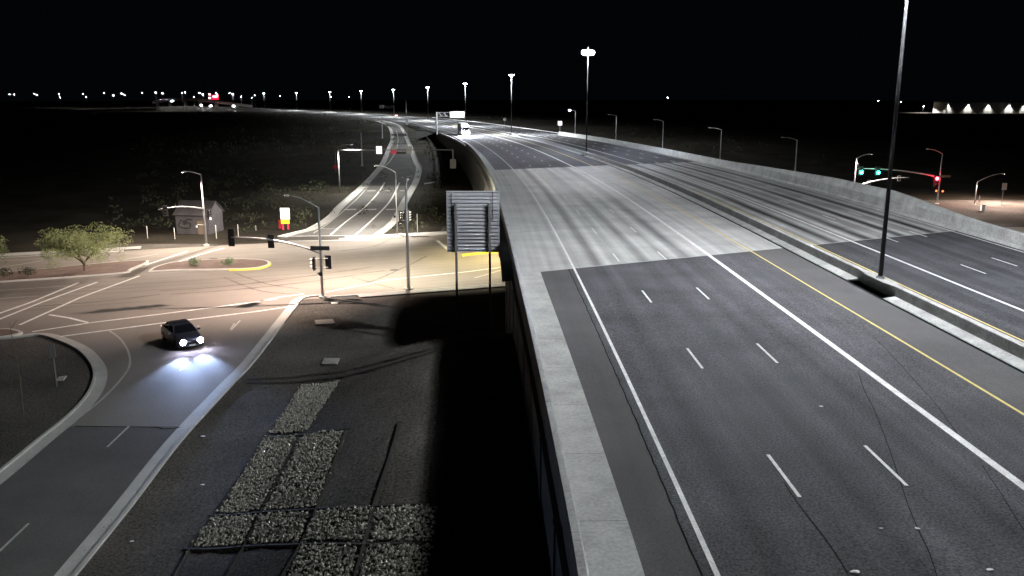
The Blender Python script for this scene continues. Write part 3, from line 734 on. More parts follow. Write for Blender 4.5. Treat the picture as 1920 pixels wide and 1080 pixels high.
# pole A, centre left
bA = at(605, 556, .12); oA = spole('signal pole with long mast arm on the near corner beside the dark gravel', bA, 9.0)
pA = arm(oA, 4.4, 6.1, R(180+4), 8.6)
head(oA, pA[-1]+Vector((.0, .15, -.05)), math.pi, n=4); head(oA, pA[6]+Vector((-.1, .15, -.15)), math.pi)
head(oA, (-.72, .0, 3.35), R(-100), {}); head(oA, (.72, .1, 3.5), R(168)); head(oA, (-.05, -.2, 2.35), R(-60), n=1, plate=False)
for z in (3.0, 3.9): MB().tube([(-.7, 0, z), (.7, 0, z)], .03, 6).build('bracket', 'sign_white', oA)
MB().box((0, -.2, 4.95), (1.9, .04, .42)).build('street_name_sign', 'dark_steel', oA)
lum(oA, 8.95, R(152), 3.7, 1.0, tilt=18, power=STREET_W*1.25, col=(1.0, .76, .64))
# pole B, thick bare pole
bB = at(766, 540, .12); oB = spole('thick galvanised street light pole standing at the street edge left of the sign', bB, 10.4, r=.19, name='street_light', cat='street light')
lum(oB, 10.3, R(95), 4.6, .6, tilt=30, power=STREET_W*1.25, col=(1.0, .91, .72), r=.07)
# pole C, far corner with stacked heads
bC = at(745, 441, .1); oC = spole('slim signal pole at the foot of the far ramp with stacked signal heads', bC, 9.2, r=.11)
head(oC, (.62, -.25, 2.9), R(25), {}, n=3); head(oC, (.52, -.25, 1.45), R(25), {}, n=2, plate=False); head(oC, (1.75, .1, 2.75), R(75), {}, n=4, plate=True, back='sign_grey')
for z in (2.2, 3.3): MB().tube([(0, 0, z), (1.8, 0, z)], .03, 6).build('bracket', 'galv', oC)
head(oC, (-.3, -.2, 2.75), R(80), n=1, plate=False)
lum(oC, 9.1, R(165), 2.6, .9, tilt=24, power=STREET_W*1.5, col=(1.0, .9, .8))
# pole D, far left corner
bD = at(387, 459, .1); oD = spole('signal pole in front of the graffiti shed on the far left corner', bD, 9.6)
pD = arm(oD, 4.9, 6.0, R(-104), 9.5)
head(oD, pD[-2]+Vector((.35, 0, -.3)), R(25), {}, n=3); head(oD, (.75, -.1, 4.2), R(60), n=3); head(oD, (-1.0, -.1, 2.55), R(20), n=1, plate=False)
MB().tube([(-1.0, -.1, 2.75), (0, 0, 2.75)], .03, 6).build('bracket', 'galv', oD)
MB().box((-1.0, -.30, 2.55), (.22, .02, .22)).build('pedestrian_lamp', 'lit_white', oD)
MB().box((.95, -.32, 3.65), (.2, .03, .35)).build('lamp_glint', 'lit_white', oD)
lum(oD, 9.5, R(-140), 1.9, .5, tilt=14, power=STREET_W*1.1, col=(1.0, .82, .68))
# right side intersection
bE = at(1757, 382); oE = spole('signal pole with red light on the far right corner', bE, 9.3)
pE = arm(oE, 4.9, 6.5, R(180-2), 15.2, r=.17)
head(oE, pE[-1]+Vector((.6, -.25, -.4)), R(12), {1: 'green_lens'}, n=2, sc=1.6); head(oE, pE[9]+Vector((.9, -.25, -.4)), R(12), {1: 'green_lens'}, n=2, sc=1.6)
head(oE, (-.7, -.2, 4.15), R(12), {0: 'red_lens'}, n=3, sc=1.6); head(oE, (-.65, -.35, 2.45), R(12), {0: 'hand_lens'}, n=1, plate=False); head(oE, (.55, -.35, 2.4), R(12), {0: 'hand_lens'}, n=1, plate=False)
MB().box((1.0, 0, 5.1), (1.9, .04, .4)).build('street_name_sign', 'sign_green', oE)
for loc_, c_, e_ in ((pE[-1]+Vector((.5, -1.2, -.7)), (.02, 1, .62), 260), (pE[9]+Vector((.8, -1.2, -.7)), (.02, 1, .62), 260), (Vector((-.9, -1.1, 4.6)), (1, .02, .05), 600)):
    Lp = bpy.data.lights.new('signal_glow', 'POINT'); Lp.energy = e_; Lp.color = c_; Lp.shadow_soft_size = .15
    Lo = bpy.data.objects.new('signal_glow', Lp); COL.objects.link(Lo); Lo.parent = oE; Lo.location = loc_
lum(oE, 9.2, R(195), 2.9, .9, power=None, lit=False)
bF = at(1597, 397); oF = spole('signal pole just behind the right barrier with its arm reaching right', bF, 9.3)
pF = arm(oF, 4.3, 5.9, R(2), 9.6, r=.15)
for k, q in ((3, 0), (9, 0)): head(oF, pF[k]+Vector((0, .15, -.1)), math.pi, n=2, back='sign_grey')
lum(oF, 9.2, R(10), 2.2, .7, power=STREET_W*1.6, col=(1, .82, .74)); MB().box((.35, 0, 8.1), (.3, .2, .5)).build('detector_box', 'sign_grey', oF)
bG = at(1827, 383); oG = spole('short street light with long curved arm on the right cross street', bG, 4.2, r=.11, name='street_light', cat='street light')
lum(oG, 4.1, R(5), 4.6, 1.5, power=STREET_W*1.3, col=(1.0, .72, .60), r=.06)
p = at(1878, 383); o = thing('road_sign', 'small grey sign plate on a post at far right', 'sign', p)
MB().tube([(0, 0, -.2), (0, 0, 3.6)], .05, 6).build('post', 'galv', o); MB().box((.1, -.06, 3.3), (.9, .03, 1.3)).build('plate', 'sign_grey', o)
p = at(1842, 395); o = thing('utility_cabinet', 'small white roadside cabinet on the right cross street', 'cabinet', p)
MB().box((0, 0, .5), (.6, .5, 1.0)).build('cabinet_body', 'sign_white', o); MB().box((0, 0, 1.04), (.7, .6, .08)).build('cabinet_lid', 'sign_grey', o)
p = at(1835, 384); o = thing('marker_post', 'thin grey marker post beside the white cabinet', 'post', p); MB().tube([(0, 0, -.1), (0, 0, 1.6)], .07, 8).build('post', 'galv', o); MB().tube([(0, 0, 1.6), (0, 0, 1.7)], [.07, .02], 8).build('cap', 'sign_grey', o)

# street lights on the right hand ramp
for i, (px, ptop, Y, litp, lab) in enumerate(((1495, 262, 150, False, 'nearest unlit street light beyond the right barrier'), (1353, 243, 190, False, 'second nearest unlit street light beyond the right barrier'),
        (1244, 227, 240, False, 'third unlit street light beyond the right barrier'), (1156, 217, 300, False, 'farthest unlit street light beyond the right barrier'), (1079, 208, 370, True, 'lit street light farthest along beyond the right barrier'))):
    t = aty(px, ptop, Y); gz = T(t.x, Y); o = thing('street_light', lab, 'street light', (t.x, Y, gz), 0, 'street lights beyond the right barrier')
    MB().tube([(0, 0, -.3), (0, 0, t.z-gz)], [.16, .10], 8).build('pole', 'galv', o); MB().tube([(0, 0, -.3), (0, 0, .2)], .3, 8).build('base', 'kerb', o)
    lum(o, t.z-gz-.1, R(185), 2.2, .5, power=6000 if litp else None, lit=litp, col=(.95, .97, 1), r=.07)
    if litp: MB().box((-2.55, -.25, t.z-gz+.28), (.5, .5, .18)).build('lens', 'led_lens', o)
# ---- ramp meter gantry on the far ramp
bG1 = at(637, 361); YG = bG1.y
gz0 = aty(640, 281, YG).z; xr = aty(849, 283, YG).x
o = thing('ramp_gantry', 'thin horizontal gantry carrying three small boards across the far ramp', 'gantry', bG1)
MB().tube([(0, 0, -.3), (0, 0, gz0-bG1.z+.5)], [.20, .13], 10).build('post', 'galv', o, smooth=True)
MB().tube([(0, 0, gz0-bG1.z), (xr-bG1.x, 0, gz0-bG1.z)], .10, 8).build('beam', 'galv', o)
MB().tube([(xr-bG1.x, 0, gz0-bG1.z+.15), (xr-bG1.x, 0, gz0-bG1.z-1.9)], .13, 8).build('end_post', 'galv', o); MB().box((xr-bG1.x, 0, gz0-bG1.z-2.8), (1.2, .8, 1.9)).build('end_footing', 'wall_concrete', o)
MB().tube([(0, 0, gz0-bG1.z+.5), (1.0, 0, gz0-bG1.z+1.0), (2.6, 0, gz0-bG1.z+1.1)], .05, 6).build('luminaire_arm', 'galv', o)
MB().box((2.9, -.8, gz0-bG1.z+1.08), (.35, 1.9, .14)).build('lamp_head', 'galv', o); spot('ramp_lamp', (2.9, -1.6, gz0-bG1.z+.95), o, STREET_W*.75, (1, .96, .88), size=146, blend=.6, rad=.2, web=(1.6, .22))
for px, a, b in ((711, 'lit_white', 'lit_white'), (738, 'sign_white', 'board_red'), (767, 'sign_white', 'sign_white')):
    X = aty(px, 283, YG).x-bG1.x; z = gz0-bG1.z
    MB().box((X, -.16, z+.40), (1.15, .05, .68)).build('upper_board', a, o); MB().box((X, -.16, z-.42), (1.15, .05, .75)).build('lower_board', b, o)
p = at(630, 322); o = thing('road_sign', 'small reddish sign on a thin post left of the gantry post', 'sign', p); zz = aty(629, 286, p.y).z-p.z
MB().tube([(0, 0, -.2), (0, 0, zz)], .07, 6).build('post', 'galv', o); z1 = aty(629, 313, p.y).z-p.z; MB().box((-.05, -.08, z1), (1.2, .04, 1.0)).build('plate', 'sign_red', o)
for (px, yb, yt, lab) in ((679, 311, 249, 'bare grey pole left of the far ramp nearer to the gantry'), (717, 259, 219, 'bare grey pole left of the far ramp farther up'), (762, 213, 176, 'thin dark bare pole on the horizon right of the far ramp')):
    p = at(px, yb); o = thing('bare_pole', lab, 'pole', p); zz = aty(px, yt, p.y).z-p.z
    MB().tube([(0, 0, -.3), (0, 0, zz)], [.22, .14], 8).build('pole', 'galv', o); MB().tube([(0, 0, -.3), (0, 0, .2)], .35, 8).build('base', 'kerb', o); MB().tube([(0, 0, zz), (0, 0, zz+.15)], [.16, .05], 8).build('cap', 'galv', o)
# ---- cantilever guide signs
def cantilever(label, px, yb, yt, xs0, xs1, ys0, ys1, Y, facing):
    b = aty(px, yb, Y); t = aty(px, yt, Y); o = thing('cantilever_sign', label, 'sign', b)
    H = t.z-b.z; MB().tube([(0, 0, -.4), (0, 0, H)], [.34, .30], 10).build('post', 'galv', o)
    s0 = aty(xs0, ys0, Y)-b; s1 = aty(xs1, ys1, Y)-b
    end = s1.x if abs(s1.x) > abs(s0.x) else s0.x
    for dz in (-.2, -1.6): MB().tube([(0, 0, H+dz), (end*.95, 0, H+dz)], .13, 6).build('chord', 'galv', o)
    n = 10
    for k in range(n): MB().tube([(end*.9*k/n, 0, H-.2 if k % 2 else H-1.6), (end*.9*(k+1)/n, 0, H-1.6 if k % 2 else H-.2)], .06, 5).build('lattice_bar', 'galv', o)
    zz0 = min(s0.z, s1.z); zz1 = max(s0.z, s1.z); nb = 5; hh = (zz1-zz0)/nb
    for k in range(nb): MB().box(((s0.x+s1.x)/2, -.35, zz0+hh*(k+.5)), (abs(s1.x-s0.x), .08, hh-.05)).build('sign_plank', facing, o)
    return o
cantilever('cantilever sign with pale panel reaching over the freeway above the truck', 819, 250, 210, 843.5, 871, 209, 221, 316, 'sign_white')
cantilever('distant cantilever sign with small pale panel facing left', 739, 214, 198, 711, 720, 197, 203, 640, 'sign_white')
# ---- small signs along the far carriageway
for (px, py, Y, lab, w, h, m_) in ((1050, 231, 330, 'small square white sign beyond the far carriageway', 1.6, 1.6, 'sign_white'), (763, 228, 360, 'pale cabinet shaped sign between far ramp and freeway', 1.0, 2.6, 'sign_grey')):
    t = aty(px, py, Y); gz = T(t.x, Y); o = thing('road_sign', lab, 'sign', (t.x, Y, gz))
    MB().tube([(0, 0, -.2), (0, 0, t.z-gz)], .08, 6).build('post', 'galv', o); MB().box((0, -.1, t.z-gz), (w, .05, h)).build('plate', m_, o)
t = aty(946.5, 224, 400); gz = T(t.x, 400); o = thing('road_sign', 'round white sign plate near the guard rail of the far carriageway', 'sign', (t.x, 400, gz))
MB().tube([(0, 0, -.2), (0, 0, t.z-gz)], .08, 6).build('post', 'galv', o); MB().tube([(0, -.08, t.z-gz), (0, -.14, t.z-gz)], .75, 16).build('plate', 'sign_white', o)

# ---- lit sign at the far corner
p = at(534, 431); Y = p.y; o = thing('lit_sign', 'glowing white and yellow sign with red lower panels at the far corner', 'sign', p)
def rect(x0, y0, x1, y1, m_, nm, dy=0.0, th=.06):
    a = aty(x0, y0, Y)-p; b = aty(x1, y1, Y)-p; MB().box(((a.x+b.x)/2, dy, (a.z+b.z)/2), (abs(b.x-a.x), th, abs(b.z-a.z))).build(nm, m_, o)
rect(525, 390, 543.5, 411, 'lit_white', 'white_panel'); rect(526.5, 411.8, 543, 419.5, 'lit_yellow', 'yellow_panel'); rect(528.5, 420.5, 532.5, 431, 'lit_red', 'red_post_panel'); rect(538.5, 420.5, 542.5, 430, 'lit_red', 'red_post_panel')
rect(521, 413, 527, 429, 'sign_red', 'dull_red_board', .3)
MB().box((0, .12, 1.4), (.12, .12, 3.4)).build('post', 'dark_steel', o)
# ---- graffiti shed
p = at(366, 439); Y = p.y
o = thing('derelict_shed', 'small derelict grey building with dark graffiti on its wall', 'building', (p.x, Y+2.2, p.z), R(-8))
w2, d2 = 2.5, 2.2
MB().box((0, -d2, 1.5), (2*w2, .2, 3.0)).build('front_wall', 'shed', o); MB().box((0, d2, 1.5), (2*w2, .2, 3.0)).build('back_wall', 'shed', o)
for sx in (-1, 1):
    MB().ext(None, [[(sx*w2+q, -d2, 0), (sx*w2+q, d2, 0), (sx*w2+q, d2, 3.0), (sx*w2+q, 0, 4.6), (sx*w2+q, -d2, 3.0)] for q in (-.1, .1)]).build('gable_wall', 'shed', o)
for sy in (-1, 1):
    MB().ext(None, [[(q, sy*(d2+.35), 2.78), (q, 0, 4.62), (q, 0, 4.72), (q, sy*(d2+.35), 2.90)] for q in (-w2-.3, w2+.3)]).build('roof_slope', 'shed', o)
gr = MB()
for st in ([(-1.9, 1.7), (-1.7, 2.1), (-1.2, 1.85), (-.6, 2.2), (.1, 2.15)], [(-1.8, 1.7), (-2.1, 1.3), (-1.6, .95), (-.6, .9), (-.2, 1.3), (-.5, 1.7), (-1.2, 1.45)], [(-1.45, 1.4), (-1.3, 1.9), (-1.0, 1.5), (-.8, 1.95)]):
    P = smooth_pts([Vector((a, -d2-.112, b)) for a, b in st], 5); gr.tube(P, .075, 5)
gr.build('graffiti', 'graffiti', o)
MB().box((1.3, -d2-.105, 1.0), (.9, .05, 2.0)).build('door', 'bark', o)

# ---- trees and shrubs
def leaves(mb, c, r, n, size, rnd, flat=1.0):
    for k in range(n):
        while True:
            d = Vector((rnd.uniform(-1, 1), rnd.uniform(-1, 1), rnd.uniform(-1, 1)))
            if .1 < d.length <= 1: break
        d = d.normalized()*(d.length**.5)
        p_ = Vector(c)+Vector((d.x*r[0], d.y*r[1], d.z*r[2]*flat))
        a = Vector((rnd.gauss(0, 1), rnd.gauss(0, 1), rnd.gauss(0, 1))).normalized(); b = a.orthogonal().normalized()
        s_ = size*rnd.uniform(.6, 1.5)
        mb.add([p_-a*s_, p_+b*s_*.4, p_+a*s_, p_-b*s_*.4], [(0, 1, 2, 3)])
def tree(label, base, H, W_, seed=1, dens=1.0):
    rnd = random.Random(seed); o = thing('desert_tree', label, 'tree', base)
    tr = MB(); tips = []
    for k in range(5):
        a = k*1.257+rnd.uniform(-.3, .3); L = rnd.uniform(.55, .9)
        q = [Vector((.06*math.cos(a), .06*math.sin(a), -.2)), Vector((.12*math.cos(a), .12*math.sin(a), H*.18)), Vector((W_*.16*math.cos(a), W_*.16*math.sin(a), H*.42)), Vector((W_*.36*L*math.cos(a), W_*.36*L*math.sin(a), H*(.6+.2*rnd.random())))]
        q = smooth_pts(q, 4); tr.tube(q, [.13*(1-.75*i/len(q)) for i in range(len(q))], 7); tips.append(q[-1]); tips.append(q[-5])
        for j in range(3):
            b = q[6+j]; e = b+Vector((rnd.uniform(-1, 1)*W_*.22, rnd.uniform(-1, 1)*W_*.22, H*rnd.uniform(.05, .3))); tr.tube([b, (b+e)/2+Vector((0, 0, .1)), e], [.05, .035, .012], 5); tips.append(e)
    tr.build('trunk', 'bark', o, smooth=True)
    lf = MB()
    for t in tips:
        for j in range(3):
            c = t+Vector((rnd.gauss(0, W_*.09), rnd.gauss(0, W_*.09), rnd.gauss(.05*H, H*.07)))
            leaves(lf, c, (W_*.13, W_*.13, H*.10), int(70*dens), .085, rnd)
    for k in range(22):
        a = rnd.uniform(0, 6.28); rr_ = W_*.46*math.sqrt(rnd.random()); c = Vector((rr_*math.cos(a), rr_*math.sin(a), H*(.42+.5*rnd.random()*(1-.55*(rr_/(W_*.5))**2))))
        leaves(lf, c, (W_*.11, W_*.11, H*.09), int(60*dens), .085, rnd)
        if rr_ > W_*.3: leaves(lf, c-Vector((0, 0, H*.2)), (W_*.05, W_*.05, H*.14), int(35*dens), .08, rnd)
    lf.build('crown', 'leaf', o); return o
tb = at(159, 508, .15); px2m = tb.y/1600*1.02
tree('bushy green desert tree growing on the median island at left', tb, 90*px2m, 148*px2m, 4, 2.2)
tb2 = at(-22, 505, .15); tree('desert tree whose crown just enters at the left edge', tb2, 4.2, 5.5, 9, .7)
def shrub(label, base, r, seed, m_='shrub', n=420, name='shrub'):
    rnd = random.Random(seed); o = thing(name, label, 'shrub', base); mb = MB()
    for k in range(7):
        a = rnd.uniform(0, 6.28); leaves(mb, (r*.4*math.cos(a), r*.4*math.sin(a), r*rnd.uniform(.35, .7)), (r*.6, r*.6, r*.45), n//7, .07*max(1, r), rnd)
    mb.build('foliage', m_, o)
    st = MB()
    for k in range(4): a = k*1.57; st.tube([(0, 0, -.1), (r*.3*math.cos(a), r*.3*math.sin(a), r*.6)], [.03, .012], 5)
    st.build('stem', 'bark', o)
shrub('round green shrub on the island farther from the yellow nose', at(365, 498, .17), .85, 1); shrub('round green shrub on the island close to the yellow nose', at(428, 496, .17), .82, 2)
shrub('dark shrub at the left edge on the tree island', at(8, 521, .15), 1.1, 3, 'scrub'); shrub('dark shrub left of the tree on its island', at(52, 518, .15), 1.0, 5, 'scrub')
# agave in the wall shadow
p = at(806, 612); o = thing('agave_plant', 'spiky agave in the shadow beside the sign posts', 'plant', p); rnd = random.Random(5)
for k in range(22):
    a = k*2.4; el = R(25+60*(k/22)); L = .75
    e = Vector((math.cos(a)*math.cos(el), math.sin(a)*math.cos(el), math.sin(el)))*L; sd = Vector((-math.sin(a), math.cos(a), 0))*.05
    MB().add([-sd, sd, e*.6+sd*.8+Vector((0, 0, .02)), e, e*.6-sd*.8+Vector((0, 0, .02))], [(0, 1, 2, 3, 4)]).build('leaf_blade', 'shrub', o)
# desert scrub: one uncountable mass
rnd = random.Random(21); mb = MB()
def scrub_ok(x, y):
    u, v = uv_of((x, y, 0))
    if -3 < v < WID+4: return False
    return True
def inside_ramp(x, y):
    for i in range(0, 69, 2):
        if abs((A[i].y+B[i].y)/2-y) < 6 and A[i].x-2.2 < x < B[i].x+2.2: return True
    return False
cnt = 0
while cnt < 950:
    y = 112+ (rnd.random()**2.0)*900; x = rnd.uniform(-.42, .0)*y-rnd.random()*8
    if not scrub_ok(x, y) or inside_ramp(x, y): continue
    if x > fw(PAR(max(0, y-5))-2, max(0, y-5)).x-3: continue
    if abs(x-(-46.7)) < 6 and abs(y-127) < 9: continue
    u, v = uv_of((x, y, 0))
    if v < WID+10 and u > -22 and u < 12: continue
    r = rnd.uniform(.45, 1.5)*(1 if y < 250 else 1.5); z = T(x, y)
    leaves(mb, (x, y, z+r*.45), (r, r, r*.65), 26 if y < 250 else 16, .16*r+.04*(y > 250), rnd); cnt += 1
cnt = 0
while cnt < 300:
    s = rnd.uniform(150, 900); o_ = rnd.uniform(46, 46+.25*s); p = fw(o_, s); r = rnd.uniform(.7, 2.0)
    if uv_of((p.x, p.y, 0))[1] < WID+3: continue
    leaves(mb, (p.x, p.y, T(p.x, p.y)+r*.5), (r, r, r*.7), 20, .2*r, rnd); cnt += 1
mb = mb.build('desert_scrub', 'scrub'); tag(mb, 'dark low desert scrub covering the unlit land', 'scrub', kind='stuff')

# ---- gravel panels with edging
panels = [([(566, 722), (637, 714), (575, 806), (505, 812)], 'single gravel panel nearest to the tyre ruts', 1), ([(497, 820), (558, 815), (488, 956), (408, 961)], 'long gravel panel nearest to the ramp', 2),
          ([(568, 815), (643, 808), (592, 950), (497, 956)], 'long gravel panel beside the bare soil', 3), ([(398, 967), (478, 965), (453, 1020), (360, 1024)], 'leftmost short gravel panel of the row of four', 4),
          ([(487, 963), (578, 960), (559, 1015), (466, 1019)], 'second gravel panel of the row of four', 5), ([(590, 958), (696, 953), (678, 1014), (571, 1016)], 'third gravel panel of the row of four', 6),
          ([(705, 953), (818, 951), (812, 1016), (691, 1015)], 'rightmost gravel panel of the row of four', 7), ([(560, 1025), (671, 1025), (655, 1095), (532, 1095)], 'left gravel panel cut off by the bottom edge', 8), ([(686, 1025), (808, 1026), (800, 1095), (668, 1095)], 'right gravel panel cut off by the bottom edge', 9)]
def stone(rnd):
    t = []
    for d in ((1, 0, 0), (0, 1, 0), (-1, 0, 0), (0, -1, 0), (0, 0, 1), (0, 0, -1)): t.append(Vector(d)*rnd.uniform(.6, 1.15))
    return t
for quad, lab, sd in panels:
    rnd = random.Random(sd*13); Q = [at(x, y) for x, y in quad]; mb = MB()
    area = ((Q[2]-Q[0]).cross(Q[3]-Q[1])).length/2
    for k in range(int(area*135)):
        u, v = rnd.random(), rnd.random(); a = Q[0].lerp(Q[1], u); b = Q[3].lerp(Q[2], u); c = a.lerp(b, v)
        c = c+Vector((rnd.gauss(0, .06), rnd.gauss(0, .06), 0)); c.z = T(c.x, c.y)
        r = rnd.choice((.03, .04, .045, .05, .06, .085))*rnd.uniform(.8, 1.2); sv = stone(rnd); rot = Matrix.Rotation(rnd.uniform(0, 3), 3, 'Z') @ Matrix.Rotation(rnd.uniform(0, 1.5), 3, 'X')
        mb.add([c+Vector((0, 0, r*.5))+rot @ (q*r) for q in sv], [(0, 1, 4), (1, 2, 4), (2, 3, 4), (3, 0, 4), (1, 0, 5), (2, 1, 5), (3, 2, 5), (0, 3, 5)])
    mb = mb.build('gravel_panel', 'rock'); tag(mb, lab+', pale broken rock', 'gravel', 'pale gravel panels on the dark slope', 'stuff')
ed = thing('landscape_edging', 'dark grid of edging strips between the gravel panels', 'edging')
for pts in ([(495, 818), (655, 803)], [(394, 966), (480, 961), (590, 954), (700, 949), (828, 947)], [(345, 1028), (460, 1024), (560, 1020), (690, 1020), (825, 1021)],
            [(505, 815), (405, 962), (358, 1028), (326, 1085)], [(563, 813), (492, 957), (460, 1022), (424, 1085)], [(650, 806), (595, 952), (566, 1018), (528, 1085)], [(750, 790), (735, 845), (701, 950), (684, 1018), (664, 1090)], [(833, 830), (826, 950), (818, 1020), (810, 1090)]):
    P = smooth_pts([at(x, y, .012) for x, y in pts], 5); mb = MB(); rows = []
    for i, q in enumerate(P):
        d = P[min(i+1, len(P)-1)]-P[max(i-1, 0)]; d.z = 0; d.normalize(); nv = Vector((d.y, -d.x, 0))*.075
        z = Vector((0, 0, T(q.x, q.y)-q.z)); rows.append([q+z-nv+Vector((0, 0, .035)), q+z+nv+Vector((0, 0, .035)), q+z+nv-Vector((0, 0, .1)), q+z-nv-Vector((0, 0, .1))])
    mb.ext(None, rows); mb.build('edging_strip', 'edging', ed)
rnd = random.Random(77); mb = MB()
for k in range(5200):
    y = 26+56*rnd.random()**1.3; x = rnd.uniform(-19.3, -.5); r = rnd.uniform(.02, .055); sv = stone(rnd); z = T(x, y)
    mb.add([Vector((x, y, z+r*.2))+q*r for q in sv], [(0, 1, 4), (1, 2, 4), (2, 3, 4), (3, 0, 4)])
mb = mb.build('loose_gravel', 'pebble'); tag(mb, 'loose dark pebbles scattered over the bare soil', 'gravel', kind='stuff')
# tyre ruts
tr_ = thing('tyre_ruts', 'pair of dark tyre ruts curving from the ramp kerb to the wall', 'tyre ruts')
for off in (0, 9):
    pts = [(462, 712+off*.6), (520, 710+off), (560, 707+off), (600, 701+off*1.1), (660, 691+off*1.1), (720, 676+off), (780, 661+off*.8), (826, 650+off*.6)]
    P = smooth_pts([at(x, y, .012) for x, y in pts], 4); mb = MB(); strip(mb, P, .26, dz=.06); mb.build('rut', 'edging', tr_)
# flat pads and covers
for (q, lab, m_) in (([(590, 600), (624, 598), (628, 606), (592, 608)], 'pale concrete pad with yellowish lid near the signal pole', 'kerb'), ([(608, 671), (637, 671), (632, 682), (602, 682)], 'pale square concrete lid on the dark soil', 'concrete'), ([(621, 566), (634, 565), (633, 569), (621, 570)], 'tiny white lid just below the signal pole', 'concrete'),
                 ([(110, 706), (125, 704), (119, 711), (106, 712)], 'small pale pad on the dark corner at lower left', 'concrete')):
    o = thing('utility_box', lab.replace('lid', 'box cover'), 'utility box'); P = [at(x, y, .09) for x, y in q]
    MB().slab(P, .25).build('frame', m_, o); c = sum(P, Vector())/4
    MB().slab([c+(p_-c)*(.45 if 'yellow' in lab else .8)+Vector((0, 0, .012)) for p_ in P], .03).build('lid', 'sign_grey' if 'yellow' in lab else m_, o)
# litter
for i, (px, py, deck, lab, s_) in enumerate(((380, 818, 0, 'white litter scrap on the soil beside the ramp kerb, upper one', .16), (380, 909, 0, 'white litter scrap on the soil beside the ramp kerb, middle one', .15), (247, 1015, 0, 'white litter scrap on the soil near the bottom left', .10),
        (1540, 762, 1, 'white scrap in the second freeway lane', .10), (1720, 991, 1, 'white scrap beside a sealed crack at lower right', .10), (1603, 1073, 1, 'white scrap at the bottom edge of the freeway', .13), (1652, 991, 1, 'tiny white scrap right of the nearest lane dash', .06), (1856, 1068, 1, 'pale scrap in the bottom right corner', .11))):
    p = atdeck(px, py, .02) if deck else at(px, py, .03); rnd = random.Random(i)
    mb = MB(); n = 7; ring = [Vector((s_*rnd.uniform(.6, 1.2)*math.cos(6.283*k/n), s_*rnd.uniform(.4, .8)*math.sin(6.283*k/n), rnd.uniform(0, .025))) for k in range(n)]
    mb.add(ring+[Vector((0, 0, .02+s_*.12)), Vector((0, 0, -.02))], [(k, (k+1) % n, n) for k in range(n)]+[((k+1) % n, k, n+1) for k in range(n)])
    o = mb.build('litter', 'sign_white', loc=p); tag(o, lab, 'litter', 'scraps of litter')
# ---- lower left corner: bare sapling stakes and sign
p = at(44, 778); o = thing('bare_sapling', 'thin leafless sapling on the dark corner at lower left', 'tree', p); rnd = random.Random(8); H = aty(38, 605, p.y).z-p.z
MB().tube([(0, 0, -.2), (.05, 0, H*.4), (-.05, 0, H*.75), (-.1, 0, H)], [.055, .045, .03, .01], 7).build('trunk', 'bark', o)
for k in range(10):
    z = H*rnd.uniform(.3, .95); a = rnd.uniform(0, 6.28); MB().tube([(0, 0, z), (.5*math.cos(a), .5*math.sin(a), z+.4)], [.025, .008], 5).build('branch', 'bark', o)
p = at(107, 725); o = thing('road_sign', 'narrow grey sign on a thin post on the dark corner at lower left', 'sign', p); H = aty(103, 645, p.y).z-p.z
MB().tube([(0, 0, -.2), (0, 0, H)], .04, 6).build('post', 'galv', o); MB().box((0, -.06, H-.45), (.42, .03, .95)).build('plate', 'sign_grey', o)
for (px, yb, yt, lab) in ((783, 440, 402, 'thin pale marker post right of the far corner signal'), (480, 432, 424, 'short pale marker post left of the glowing sign'), (277, 447, 425, 'left thin fence post in front of the graffiti shed'), (406, 447, 423, 'thin fence post right of the graffiti shed'), (447, 443, 422, 'thin fence post left of the far mast arm tip'), (328, 448, 428, 'thin fence post below the graffiti')):
    p = at(px, yb); o = thing('marker_post', lab, 'post', p); h = aty(px, yt, p.y).z-p.z
    MB().tube([(0, 0, -.2), (0, 0, h)], .06, 6).build('post', 'sign_grey', o); MB().tube([(0, 0, h), (0, 0, h+.08)], [.07, .02], 6).build('cap', 'sign_white', o)
# ---- under-bridge wall lamp (yellowish)
p = fw(2.0, 100, -2.1); o = thing('bridge_lamp', 'yellowish lamp fixed under the bridge edge above the cross street', 'lamp', p)
MB().box((0, 0, .1), (.5, .4, .25)).build('housing', 'galv', o); MB().box((0, 0, -.05), (.4, .3, .05)).build('lens', 'street_lens', o)
spot('under_bridge_lamp', (0, 0, -.15), o, STREET_W*.4, (1.0, .80, .32), size=140, blend=.4, rad=.2, web=(1.0, .25))

